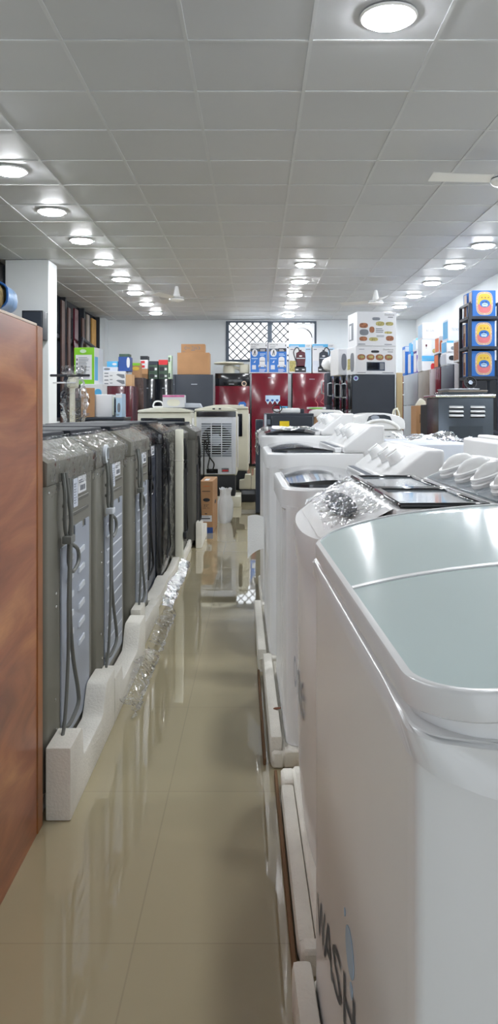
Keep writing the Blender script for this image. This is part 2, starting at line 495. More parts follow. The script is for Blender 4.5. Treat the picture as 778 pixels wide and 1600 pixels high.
# far wall with the window under the ceiling
wx0, wx1, wz0, wz1 = -0.68, 1.36, 2.29, 3.20
m = MB()
m.box(XL - 0.2, wx0, YB, YB + 0.2, 0, CEIL, 'wall_paint').box(wx1, XR + 0.2, YB, YB + 0.2, 0, CEIL, 'wall_paint')
m.box(wx0, wx1, YB, YB + 0.2, 0, wz0, 'wall_paint').box(wx0, wx1, YB, YB + 0.2, wz1, CEIL, 'wall_paint')
struct('wall_back', m)
win = MB()
for a, b in ((wx0, wx0 + 0.07), (0.26, 0.36), (wx1 - 0.07, wx1)): win.box(a, b, YB - 0.02, YB + 0.07, wz0, wz1, 'frame_dark', 0.006, 1)
for a, b in ((wz0, wz0 + 0.05), (wz1 - 0.03, wz1)):
    win.box(wx0 + 0.07, 0.26, YB - 0.01, YB + 0.06, a, b, 'frame_dark'); win.box(0.36, wx1 - 0.07, YB - 0.01, YB + 0.06, a, b, 'frame_dark')
wo = struct('window_1', win)
gl = MB().box(wx0 + 0.07, wx1 - 0.07, YB + 0.075, YB + 0.08, wz0 + 0.05, wz1 - 0.03, 'glass')
struct('window_glass', gl, wo)
gr = MB()
def grille(x0, x1, z0, z1, step, y):
    for sgn in (1, -1):
        c = -4.0
        while c < 6.0:
            pts = []
            # line z = z0 + sgn*(x - x0) + c
            for xx in (x0, x1):
                zz = z0 + sgn * (xx - x0) + c
                if z0 <= zz <= z1: pts.append((xx, zz))
            for zz in (z0, z1):
                xx = x0 + (zz - z0 - c) / sgn
                if x0 < xx < x1: pts.append((xx, zz))
            if len(pts) >= 2 and math.hypot(pts[0][0] - pts[1][0], pts[0][1] - pts[1][1]) > 0.03:
                gr.cyl((pts[0][0], y + 0.006 * sgn, pts[0][1]), (pts[1][0], y + 0.006 * sgn, pts[1][1]), 0.012, 'grille_wire', seg=6)
            c += step
grille(wx0 + 0.07, 0.26, wz0 + 0.05, wz1 - 0.03, 0.178, YB + 0.045)
grille(0.36, wx1 - 0.07, wz0 + 0.05, wz1 - 0.03, 0.178, YB + 0.045)
struct('window_grille', gr, wo)
# right wall, unseen wall behind the camera, its glazing added to let daylight in
struct('wall_right', MB().box(XR, XR + 0.2, YF, YB, 0, CEIL, 'wall_paint'))
m = MB()
m.box(XL - 0.2, -2.6, YF - 0.2, YF, 0, CEIL, 'wall_paint').box(2.6, XR + 0.2, YF - 0.2, YF, 0, CEIL, 'wall_paint').box(-2.6, 2.6, YF - 0.2, YF, 2.6, CEIL, 'wall_paint')
struct('wall_front', m)
m = MB()
for a in (-2.6, -0.9, 0.84, 2.54): m.box(a, a + 0.06, YF - 0.12, YF - 0.04, 0, 2.6, 'frame_dark')
m.box(-2.54, 2.54, YF - 0.12, YF - 0.04, 2.54, 2.6, 'frame_dark')
do = struct('unseen_window', m)
struct('window_glass', MB().box(-2.54, 2.54, YF - 0.085, YF - 0.08, 0, 2.54, 'glass'), do)
# left wall with its long dark glazing
m = MB()
m.box(XL - 0.2, XL, YF, 5.0, 0, CEIL, 'wall_paint').box(XL - 0.2, XL, 17.15, YB, 0, CEIL, 'wall_paint')
m.box(XL - 0.2, XL, 5.0, 17.15, 0, 1.0, 'wall_paint')
struct('wall_left', m)
m = MB()
m.box(XL - 0.10, XL - 0.09, 5.0, 17.15, 1.0, CEIL, 'dark_glass')
wl = struct('window_3', m)
m = MB()
for k in range(9):
    yy = 5.0 + k * (12.15 - 0.07) / 8
    m.box(XL - 0.09, XL, yy, yy + 0.07, 1.0, CEIL, 'black_matte')
m.box(XL - 0.09, XL - 0.01, 5.0, 17.15, 2.45, 2.52, 'black_matte').box(XL - 0.09, XL, 5.0, 17.15, 1.0, 1.06, 'black_matte')
struct('window_frame', m, wl)
struct('trim_1', MB().box(XL, -3.33, 17.2, YB, 0, CEIL, 'wall_paint'))
struct('pillar', MB().box(-3.39, -2.80, 10.55, 10.98, 0, CEIL - 0.007, 'pillar_paint', 0.008, 1))

# ---------------------------------------------------------------- ceiling lights and fans
def lamp_builder(label):
    t = thing('ceiling_light', label, 'light', (0, 0, CEIL - 0.007), 0, 'recessed ceiling lights')
    MB().lathe([(0.126, 0.0), (0.148, 0.0), (0.150, -0.008), (0.140, -0.014), (0.126, -0.012), (0.126, 0.0)], 'bright_plastic', 28).build('trim_ring', t)
    MB().lathe([(0.1255, -0.001), (0.1255, -0.012), (0.114, -0.028), (0.078, -0.036), (0.002, -0.038)], 'lamp_glow', 16).build('diffuser', t)
    return t
ORD = ['first', 'second', 'third', 'fourth', 'fifth', 'sixth', 'seventh', 'eighth', 'ninth', 'tenth', 'eleventh', 'twelfth']
rows = [('the row over grey washers', -2.085, [16.24, 14.85, 13.45, 12.07, 10.69, 9.33, 7.98, 6.62, 5.25, 3.87, 2.5], 'far wall'),
        ('the middle row', 0.685, [16.65, 15.2, 13.7, 12.28, 10.87, 4.04, 2.66], 'far wall'),
        ('the row near the blue cartons', 2.80, [16.65, 15.24, 13.83, 12.43, 11.0, 9.62, 8.24, 6.86, 5.48, 4.1, 2.7], 'far wall')]
first_lamp = None
for rn, lx, ys, ref in rows:
    for i, ly in enumerate(ys):
        lab = 'lit round ceiling light, %s from far wall in %s' % (ORD[i], rn)
        if first_lamp is None:
            first_lamp = lamp_builder(lab); first_lamp.location = (lx, ly, CEIL - 0.007)
        else: copy_thing(first_lamp, (lx, ly, CEIL - 0.007), 0, lab)

def fan_builder(label, loc, rz):
    t = thing('ceiling_fan', label, 'fan', loc, rz, 'white ceiling fans')
    MB().lathe([(0.002, 0), (0.022, 0), (0.03, -0.02), (0.05, -0.12), (0.062, -0.165), (0.05, -0.17), (0.002, -0.17)], 'bright_plastic').build('canopy', t)
    MB().lathe([(0.002, -0.17), (0.05, -0.172), (0.115, -0.185), (0.125, -0.2), (0.124, -0.228), (0.112, -0.24), (0.06, -0.252), (0.03, -0.262), (0.002, -0.262)], 'bright_plastic', 28).build('motor', t)
    MB().lathe([(0.1262, -0.200), (0.1275, -0.204), (0.1262, -0.208)], 'steel', 28).build('trim_ring', t)
    for k in range(3):
        b = MB()
        def bl(u, v):
            xx = 0.12 + u * 0.50; hw = 0.05 + 0.018 * u
            return (xx, (v - 0.5) * 2 * hw, -0.20 + (v - 0.5) * 0.03 - 0.004)
        b.grid(bl, 6, 3, 'bright_plastic'); b.grid(lambda u, v: (bl(u, v)[0], bl(u, v)[1], bl(u, v)[2] + 0.006), 6, 3, 'bright_plastic')
        o = b.build('blade', t); o.rotation_euler = (0, 0, k * 2 * PI / 3)
    return t
fan_builder('white ceiling fan nearest the window-side lights', (X(276, 12.8), 12.8, CEIL - 0.007), 0.05)
fan_builder('white ceiling fan above the stacked oven cartons', (X(587, 13.2), 13.2, CEIL - 0.007), 0.6)
fan_builder('white ceiling fan in front of the blue carton rack, cut by the frame', (1.99, 6.2, CEIL - 0.007), PI + 0.1)

ef = thing('exhaust_fan', 'square white exhaust fan set in the window over the burgundy fridge', 'fan', (X(471, YB), YB - 0.022, Z(557, YB)))
MB().box(-0.29, 0.29, -0.035, -0.001, 0, 0.74, 'bright_plastic', 0.015).build('housing', ef)
T = Matrix.Translation((0, -0.035, 0.40)) @ Matrix.Rotation(PI / 2, 4, 'X')
MB().lathe([(0.26, 0.0), (0.26, 0.05), (0.235, 0.07), (0.22, 0.03), (0.20, 0.025), (0.002, 0.05)], 'bright_plastic', 32, T).build('hood', ef)
MB().tube([(0.225 * math.cos(a), -0.108, 0.40 + 0.225 * math.sin(a)) for a in [0.05 + k * 0.1 for k in range(11)]], 0.009, 'grille_wire').build('handle', ef)

# ---------------------------------------------------------------- the wardrobe and what stands on it
wd = thing('wardrobe', 'tall reddish brown wood veneer wardrobe at the aisle edge', 'wardrobe', (-0.61, 2.22, 0))
MB().box(-0.02, 0, -1.30, -0.049, 0, 1.415, 'veneer').build('side_panel', wd)
MB().box(-0.58, -0.021, -1.30, -0.049, 0.05, 1.40, 'veneer').build('carcass', wd)
MB().box(-0.60, 0.003, -0.048, 0.004, 0, 1.418, 'edge_wood', 0.003, 1).build('edge_board', wd)
MB().box(-0.59, 0.001, -1.30, -0.049, 1.4155, 1.423, 'edge_light', 0.001, 1).build('top_board', wd)
bag = thing('blanket_bag', 'clear blue zip bag of folded blankets on top of the wardrobe', 'bag', (-0.832, 2.02, 1.4275))
def bagf(ex):
    def f(u, v):
        a = 2 * PI * u; b = PI * v
        q = max(math.sin(b), 0.0) ** 0.5
        return ((0.18 + ex) * math.copysign(abs(math.cos(a)) ** 0.5, math.cos(a)) * q, (0.17 + ex) * math.copysign(abs(math.sin(a)) ** 0.5, math.sin(a)) * q,
                0.050 + 0.048 * math.copysign(abs(math.cos(b)) ** 0.6, -math.cos(b)) + 0.004 * math.sin(9 * u + 5 * v) * q)
    return f
MB().grid(bagf(0.0), 36, 16, 'blanket').build('blankets', bag)
mb = MB(); cover = bagf(0.009)
def backbag(u, v):
    p = cover(u, v); return (p[0], p[1], p[2] + 0.001)
mb.grid(lambda u, v: backbag(0.0 + u * 0.5, v), 24, 16, 'cloth_blue')
mb.build('cover', bag)
MB().tube([backbag(0.0, k / 16) for k in range(17)], 0.003, 'blue_print').build('piping', bag)

# ---------------------------------------------------------------- grey top loading washers (backs to the aisle)
def screw_mb(pts, mb):
    for p in pts: mb.ball(p, 0.005, 'screw', 8, 5, (0.5, 1, 1))

def grey_washer(name, label, x, y, w, style, top=0.957, group='top loading washers with their backs to the aisle'):
    """back plane at local x = 0, width along +y, depth along -x"""
    t = thing('washing_machine', label, 'washing machine', (x, y, 0), 0, group)
    grey = style in ('vents', 'slots', 'slots_tag')
    body = 'washer_grey' if grey else ('navy_steel' if style == 'navy' else ('black_gloss' if style == 'black' else 'washer_grey_dark'))
    D = 0.60
    # body with recessed service area
    m = MB()
    out = rrect(-D, 0, 0, w, 0.03, 4)
    m.loft([[(p[0], p[1], 0.062) for p in out], [(p[0], p[1], top) for p in out]], body, True, True, False)
    body_mb = m
    a0, a1 = (0.17, w - 0.085)
    p1 = MB()
    pm = 'panel_grey' if grey else ('navy_steel' if style == 'navy' else 'black_matte')
    zt = 0.765 if grey else 0.72
    nb = (a0 + a1) / 2
    p1.prism([(a0, 0.13), (a1, 0.13), (a1, zt + 0.03), (a1 - 0.06, zt + 0.03), (a1 - 0.06, zt + 0.008), (a1 - 0.11, zt + 0.008), (a1 - 0.11, zt + 0.03), (nb - 0.02, zt + 0.03), (nb - 0.02, zt - 0.015), (a0, zt - 0.015)], 'x', 0.0005, 0.005, pm)
    if style == 'vents':
        for r in range(6):
            for c in (0, 1):
                ya = a0 + 0.055 + c * 0.165; za = zt - 0.075 - r * 0.062
                p1.prism([(ya, za), (ya + 0.085, za + 0.004), (ya + 0.085, za + 0.022), (ya + 0.01, za + 0.016)], 'x', 0.0055, 0.011, 'louvre_white')
    elif grey:
        for r in range(11):
            za = zt - 0.05 - r * 0.053
            p1.box(0.0052, 0.0085, a0 + 0.03, a1 - 0.03, za, za + 0.008, 'louvre_white', 0.002, 1)
    elif style == 'navy':
        for r in range(9):
            for c in range(3): p1.ball((0.005, a0 + 0.05 + c * 0.085, zt - 0.06 - r * 0.06), 0.012, 'dark_side', 8, 5, (0.3, 1, 1))
    else:
        for r in range(4):
            p1.box(0.0052, 0.009, a0 + 0.03, a1 - 0.03, zt - 0.08 - r * 0.12, zt - 0.07 - r * 0.12, 'dark_side', 0.002, 1)
    p1.build('service_panel', t)
    p2 = MB()
    for za in (top - 0.085, top - 0.15, top - 0.205, zt + 0.065):
        if za > zt + 0.05: p2.box(0.0005, 0.004, a0 + 0.03, a1 - 0.005, za, za + 0.012, body if not grey else 'washer_grey_dark', 0.0015, 1)
    p2.build('upper_plate', t)
    # console hood
    hi = top + 0.123
    c = MB()
    co = 'washer_grey' if grey else ('black_gloss' if style != 'dull' else 'washer_grey_dark')
    c.prism([(0.004, top + 0.001), (0.006, top + 0.07), (-0.085, hi), (-0.20, hi - 0.004), (-0.20, top + 0.001)], 'y', 0.004, w - 0.004, co, 0.006, 2)
    c.build('console', t)
    l = MB()
    l.box(-D + 0.02, -0.205, 0.02, w - 0.02, top + 0.001, top + 0.10, 'washer_grey_dark' if grey else 'black_matte', 0.02, 3)
    l.build('top_frame', t)
    l = MB()
    l.box(-D + 0.03, -0.10, 0.03, w - 0.03, hi + 0.001, hi + 0.026, 'lid_black', 0.008, 2)
    l.build('lid', t)
    s = body_mb; screw_mb([(0.001, 0.12, 0.62), (0.001, 0.12, 0.58), (0.001, 0.11, 0.30), (0.001, a1 + 0.005, zt - 0.03), (0.001, a1 + 0.005, zt - 0.25), (0.001, 0.035, top - 0.02), (0.001, a1 + 0.005, 0.2), (0.001, 0.13, 0.2), (0.001, 0.13, 0.16)], s)
    s.build('body', t)
    if grey or style == 'navy':
        f = (V3(0.0006, 0.33, top - 0.10), V3(0, 1, 0), V3(0, 0, 1), V3(1, 0, 0))
        s = MB(); s.rect(f, 0.0, 0.0, 0.062, 0.095, 'paper_cool', 0.0045); s.lines((f[0] + V3(0.004, 0, 0), f[1], f[2], f[3]), 0.012, 0.012, 0.05, 0.085, 8, 'panel_grey')
        s.rect(f, 0.066, 0.040, 0.19, 0.097, 'paper', 0.005)
        f2 = (f[0] + V3(0.005, 0, 0), f[1], f[2], f[3])
        for k in range(9): s.rect(f2, 0.095 + k * 0.009, 0.048, 0.095 + k * 0.009 + random.choice((0.002, 0.004)), 0.066, 'ink_grey', 0.001)
        s.lines(f2, 0.08, 0.075, 0.15, 0.09, 2, 'ink_grey')
        s.build('label_sticker', t)
    cm = 'cord_grey' if grey else 'cord_black'
    y0 = 0.155
    # power cord bundled in a loop with its tie
    zk = 0.775
    P = [(0.012, y0, top + 0.03), (0.022, y0 - 0.01, top - 0.04), (0.02, y0 + 0.0, zk + 0.04), (0.022, y0 + 0.05, zk - 0.01), (0.024, y0 + 0.15, zk - 0.05), (0.024, y0 + 0.16, zk - 0.095), (0.024, y0 + 0.08, zk - 0.11), (0.024, y0 + 0.03, zk - 0.07), (0.026, y0 + 0.03, zk), (0.03, y0 + 0.035, zk + 0.08), (0.02, y0 + 0.05, top + 0.01)]
    cd = MB().tube(smooth_path(P, 8), 0.0065, cm)
    Q = [(0.018, y0 + 0.012, top + 0.03), (0.032, y0 + 0.02, top - 0.1), (0.032, y0 + 0.02, zk), (0.03, y0 + 0.02, 0.56), (0.03, y0 + 0.06, 0.40), (0.03, y0 + 0.13, 0.27), (0.03, y0 + 0.13, 0.22), (0.02, y0 + 0.06, 0.185), (0.008, y0 + 0.03, 0.185)]
    cd.tube(smooth_path(Q, 8), 0.0065, cm)
    cd.box(0.012, 0.042, y0 - 0.012, y0 + 0.045, zk - 0.008, zk + 0.016, 'louvre_white' if style == 'slots' else cm, 0.005)
    R = [(0.034, y0 + 0.005, zk), (0.034, y0 - 0.015, 0.60), (0.034, y0 - 0.02, 0.42), (0.034, y0 - 0.06, 0.25), (0.034, y0 - 0.11, 0.19)]
    cd.tube(smooth_path(R, 8), 0.0055, cm)
    if grey:
        cd.ball((0.004, y0 + 0.03, 0.185), 0.016, cm, 10, 6, (0.6, 1, 1.3))
    cd.build('power_cord', t)
    if style == 'slots':
        Tm = Matrix.Translation((0.004, y0, top + 0.05)) @ Matrix.Rotation(PI / 2, 4, 'Y')
        MB().lathe([(0.028, 0), (0.038, 0.002), (0.038, 0.014), (0.028, 0.016), (0.028, 0)], 'louvre_white', 20, Tm).build('hose_ring', t)
    # packing film over the console and lid
    if style != 'dull2':
        rng = random.Random(hash(label) % 1000)
        prof = [(0.016, top - 0.012), (0.013, top + 0.03), (0.014, top + 0.077), (-0.035, hi - 0.022), (-0.082, hi + 0.010), (-0.094, hi + 0.012)]
        def fl(u, v):
            k = u * (len(prof) - 1); i = min(int(k), len(prof) - 2); q = k - i
            px_, pz_ = prof[i][0] * (1 - q) + prof[i + 1][0] * q, prof[i][1] * (1 - q) + prof[i + 1][1] * q
            n = rng.uniform(0, 0.004)
            sag = 0.02 * math.sin(7 * v + 2) if i == 0 else 0
            return (px_ + (n if i < 3 else 0), -0.004 + v * (w + 0.008), pz_ + (n if i >= 2 else 0) - sag * (1 - q))
        MB().grid(fl, 24, 20, 'film').build('plastic_wrap', t)
        if style in ('navy', 'black'):
            def f3(u, v):
                n = rng.uniform(0, 0.012)
                return (0.008 + n, 0.01 + v * (w - 0.02), 0.12 + u * (top - 0.13))
            if style == 'black': MB().grid(f3, 30, 14, 'film_thick').build('body_wrap', t)
    return t
GW = [('nearest grey top-loading washer, right behind the wardrobe, two columns of vents', -0.6125, 2.27, 0.66, 'vents'),
      ('second grey top-loading washer past the wardrobe, white ring on its cord', -0.6125, 2.97, 0.66, 'slots'),
      ('third grey top-loading washer past the wardrobe, beside the navy washer', -0.6125, 3.79, 0.66, 'slots_tag'),
      ('dark navy washer with dotted back panel between grey and black washers', -0.665, 4.53, 0.66, 'navy'),
      ('glossy black washer wrapped in crinkled film before the white foam post', -0.635, 5.23, 0.66, 'black'),
      ('dull grey washer in torn film just beyond the white foam post', -0.585, 6.04, 0.62, 'dull'),
      ('dull grey washer last in its row, beside the brown television carton', -0.525, 6.72, 0.66, 'dull')]
for i, (lb, gx, gy, gw, st) in enumerate(GW): grey_washer('w', lb, gx, gy, gw, st, 0.957 if i < 5 else 0.93)

def foam_tray(label, x, y, w, near, mid, far, ext=0.08):
    """tray under a grey washer; raised end blocks with an S-shaped dip between them"""
    t = MB()
    t.box(-0.60, ext - 0.09, 0.0, w, 0, 0.06, 'foam', 0.008, 1)
    pts = [(0, 0.0), (w, 0.0), (w, far)]
    b = w - 0.14
    pts += [(b, far)]
    for k in range(1, 9):
        q = k / 8; s_ = q * q * (3 - 2 * q)
        pts.append((b - 0.10 * q, far + (mid - far) * s_))
    pts += [(0.20, mid), (0.175, mid + 0.004), (0.16, near - 0.01), (0.145, near), (0, near)]
    t.prism(pts, 'x', 0.0065, ext, 'foam', 0.010, 2)
    o = t.build('foam_tray', None, (x, y, 0), 0, label, 'foam packing', 'foam trays under the back-to-aisle washers')
    return o
foam_tray('white foam tray under the nearest grey washer, poking out past the wardrobe', -0.6125, 2.245, 0.70, 0.21, 0.115, 0.21)
foam_tray('white foam tray under the second grey washer past the wardrobe', -0.6125, 2.955, 0.80, 0.17, 0.10, 0.20)
foam_tray('white foam tray under the third grey washer past the wardrobe', -0.6125, 3.77, 0.73, 0.22, 0.11, 0.10, 0.055)
foam_tray('white foam tray under the dark navy washer', -0.665, 4.515, 0.69, 0.085, 0.07, 0.085, 0.085)
foam_tray('white foam tray under the glossy black film-wrapped washer', -0.635, 5.22, 0.70, 0.075, 0.065, 0.075, 0.055)
foam_tray('white foam tray under the dull grey washer beyond the foam post', -0.585, 6.03, 0.66, 0.08, 0.07, 0.08, 0.03)
foam_tray('white foam tray under the last dull grey washer, beside the television carton', -0.525, 6.71, 0.69, 0.22, 0.10, 0.12, 0.06)
fp = MB()
fp.box(-0.03, 0.03, -0.03, 0.03, 0.0, 1.04, 'cream', 0.012, 2)
fp.box(-0.034, 0.034, -0.034, 0.034, 0.80, 0.806, 'foam', 0.002, 1)
fp.build('foam_post', None, (-0.585, 5.955, 0.0), 0, 'tall white foam corner post between black and dull grey washers', 'foam packing')
pk = MB()
pk.prism([(-0.03, 0.02), (0.03, 0.02), (0.035, -0.015), (0.02, -0.035), (-0.02, -0.035), (-0.035, -0.015)], 'x', -0.012, 0.012, 'cord_black', 0.004)
pk.tube(smooth_path([(0, 0, 0.02), (0, -0.005, 0.06), (0.0, 0.01, 0.16), (0.006, 0.012, 0.30), (0.0, 0.0, 0.5)], 6), 0.006, 'cord_black')
pk.build('power_plug', None, (-0.54, 5.955, 0.24), 0, 'black three-pin plug hanging by its cord before the foam post', 'plug')

# ---------------------------------------------------------------- white twin tub washers (fronts to the aisle)
def zmap(pts, z): return [(p[0], p[1], z) for p in pts]
def offs(pts, d, c):
    return [(p[0] + d * (1 if p[0] < c[0] else -1), p[1] + d * (1 if p[1] < c[1] else -1)) for p in pts]
def ribbed_front(w, d, r, amp):
    out = rrect(0, d, 0, w, r, 5); res = []
    for p in resample(out, 0.012):
        if p[0] < 0.004 and amp > 0 and 0.06 < p[1] < w - 0.06:
            ph = (p[1] % 0.055) / 0.055
            res.append((amp if ph < 0.22 else 0.0, p[1]))
        else: res.append(p)
    return res

TWIN_GROUP = 'white twin tub washers along the aisle'
def knob(mb, T, r, m='bright_plastic', style='cap'):
    if style == 'cap':
        mb.lathe([(r * 1.12, 0), (r * 1.12, 0.006), (r, 0.01), (r * 0.92, 0.032), (r * 0.85, 0.036), (0.001, 0.036)], m, 20, T)
        mb.box(-r * 0.85, r * 0.85, -r * 0.16, r * 0.16, 0.034, 0.043, m, 0.003, 1, T)
    else:
        mb.lathe([(r * 1.1, 0), (r * 1.1, 0.008), (r * 1.0, 0.012), (r * 0.96, 0.018), (0.001, 0.018)], m, 24, T)
        mb.ball((0, 0, 0.014), r, m, 18, 10, (0.93, 0.36, 0.62), T); mb.tube([(r * 0.95 * math.cos(q_), r * 0.95 * math.sin(q_), 0.018) for q_ in [k * PI / 12 for k in range(25)]], 0.006, m, 6, T)

def twin_smooth(label, loc, rz):
    """the nearest one: one big domed pale lid, split in two"""
    w, d, zt = 0.83, 0.50, 0.93
    t = thing('twin_tub_washer', label, 'washing machine', loc, rz, TWIN_GROUP)
    def bulge(p):
        b = 0.045 * (1 - math.exp(-max(p[0], 0) / 0.06)) * min(1, max(0, (d - p[0]) / 0.08))
        return -b if p[1] < 0.075 else (b if p[1] > w - 0.075 else 0)
    def outline(ins, r):
        base = resample(rrect(ins, d - ins, ins, w - ins, r, 8), 0.03)
        return [(p[0], p[1] + bulge(p)) for p in base]
    b0 = [(p[0], p[1] + 0.8 * bulge(p)) for p in resample(rrect(0.004, d - 0.01, 0.008, w - 0.012, 0.02, 4, (0.03, 0.03, 0.02, 0.008)), 0.03)]
    body = MB()
    body.loft([zmap(b0, 0.065), zmap(b0, 0.885)], 'white_plastic', True, True, False)
    body.build('body', t)
    def crown(x_, y_): return 0.072 * (1 - math.exp(-max(x_ - 0.004, 0) / 0.19)) * (0.40 + 0.60 * min(1, max(0, y_ / w)))
    o1, o2, o3, o4 = outline(0.0, 0.055), outline(0.004, 0.055), outline(0.006, 0.05), outline(-0.001, 0.055)
    sk = MB(); q3, q4, q1 = outline(0.003, 0.024), outline(-0.002, 0.024), outline(0.0005, 0.024)
    def lowz(p): return 0.866 - 0.026 * min(1, max(0, p[0] / 0.09)) ** 0.7 if p[1] < w / 2 else 0.866
    sk.loft([[(p[0], p[1], lowz(p)) for p in q3], [(p[0], p[1], lowz(p)) for p in q4], zmap(q4, 0.888), zmap(q1, 0.892), zmap(q3, 0.893)], 'white_plastic', False, True)
    sk.build('top_skirt', t)
    rim = MB()
    def zr(p, z): return (p[0], p[1], z + crown(p[0], p[1]))
    o5 = outline(0.010, 0.05)
    rim.loft([zmap(o5, 0.890), [zr(p, 0.899) for p in o5], [zr(p, 0.901) for p in o2], [zr(p, 0.904) for p in o1], [zr(p, zt - 0.004) for p in o1], [zr(p, zt - 0.001) for p in outline(0.0015, 0.055)], [zr(p, zt) for p in o2], [zr(p, zt) for p in outline(0.009, 0.05)], [zr(p, zt - 0.006) for p in outline(0.0105, 0.05)]], 'white_plastic', False, False)
    rim.build('rim', t)
    yc = 0.405
    for y0, y1, rs in ((0.010, yc - 0.004, (0.03, 0.002, 0.002, 0.047)), (yc + 0.004, w - 0.010, (0.002, 0.03, 0.047, 0.002))):
        ol = resample(rrect(0.010, d - 0.01, y0, y1, 0.02, 8, rs), 0.02)
        ol = [(p[0], p[1] + bulge(p)) for p in ol]
        m = MB()
        # strips across the depth keep the crown smooth
        def zf(a, b): return zt - 0.003 + crown(a, b)
        dome(m, ol, zf, 'lid_grey', 14)
        m.build('lid', t)
    m = MB()
    rg = []
    for i in range(25):
        xx = 0.010 + i / 24 * (d - 0.022); zz = zt - 0.003 + crown(xx, yc)
        rg.append([(xx, yc - 0.0062, zz - 0.02), (xx, yc + 0.0062, zz - 0.02), (xx, yc + 0.0062, zz + 0.0022), (xx, yc - 0.0062, zz + 0.0022)])
    m.loft(rg, 'bright_plastic', True, True, False)
    m.build('lid_seam', t)
    # printed word and bubble on the front, reading from the far end
    f = (V3(0.0035, 0.77, 0.20), V3(0, -1, 0), V3(0, 0, 1), V3(-1, 0, 0))
    m = MB()
    for ch, u, wd_ in (('W', 0.0, 0.115), ('A', 0.10, 0.115), ('S', 0.21, 0.10), ('H', 0.33, 0.10)):
        m.text(f, ch, u, 0.0, 0.075, 'frame_dark', 0, wd_, fn=lambda a_, b_: f[0] + f[1] * a_ + f[2] * (b_ + 0.27 * a_) + f[3] * 0.001)
    m.poly(f, [(0.385 + 0.036 * math.cos(q_), 0.228 + 0.030 * math.sin(q_)) for q_ in [k * PI / 10 for k in range(20)]], 'pale_blue', 0.0008)
    m.poly(f, [(0.40 + 0.012 * math.cos(q_), 0.185 + 0.010 * math.sin(q_)) for q_ in [k * PI / 5 for k in range(10)]], 'pale_blue', 0.0008)
    m.poly(f, [(0.34 + 0.005 * math.cos(q_), 0.255 + 0.006 * math.sin(q_)) for q_ in [k * PI / 5 for k in range(10)]], 'pale_blue', 0.0008)
    m.build('lettering', t)
    p = MB()
    p.prism([(d - 0.075, zt + 0.07), (d - 0.01, zt + 0.13), (d + 0.04, zt + 0.13), (d + 0.05, zt - 0.05), (d + 0.0, zt - 0.05)], 'y', 0.01, w - 0.01, 'white_plastic', 0.01, 2)
    p.build('control_panel', t)
    for yy in (0.2, 0.4, 0.6):
        k = MB()
        T = Matrix.Translation((d - 0.045, yy, zt + 0.098)) @ Matrix.Rotation(-0.745, 4, 'Y')
        knob(k, T, 0.03); k.build('knob', t)
    return t

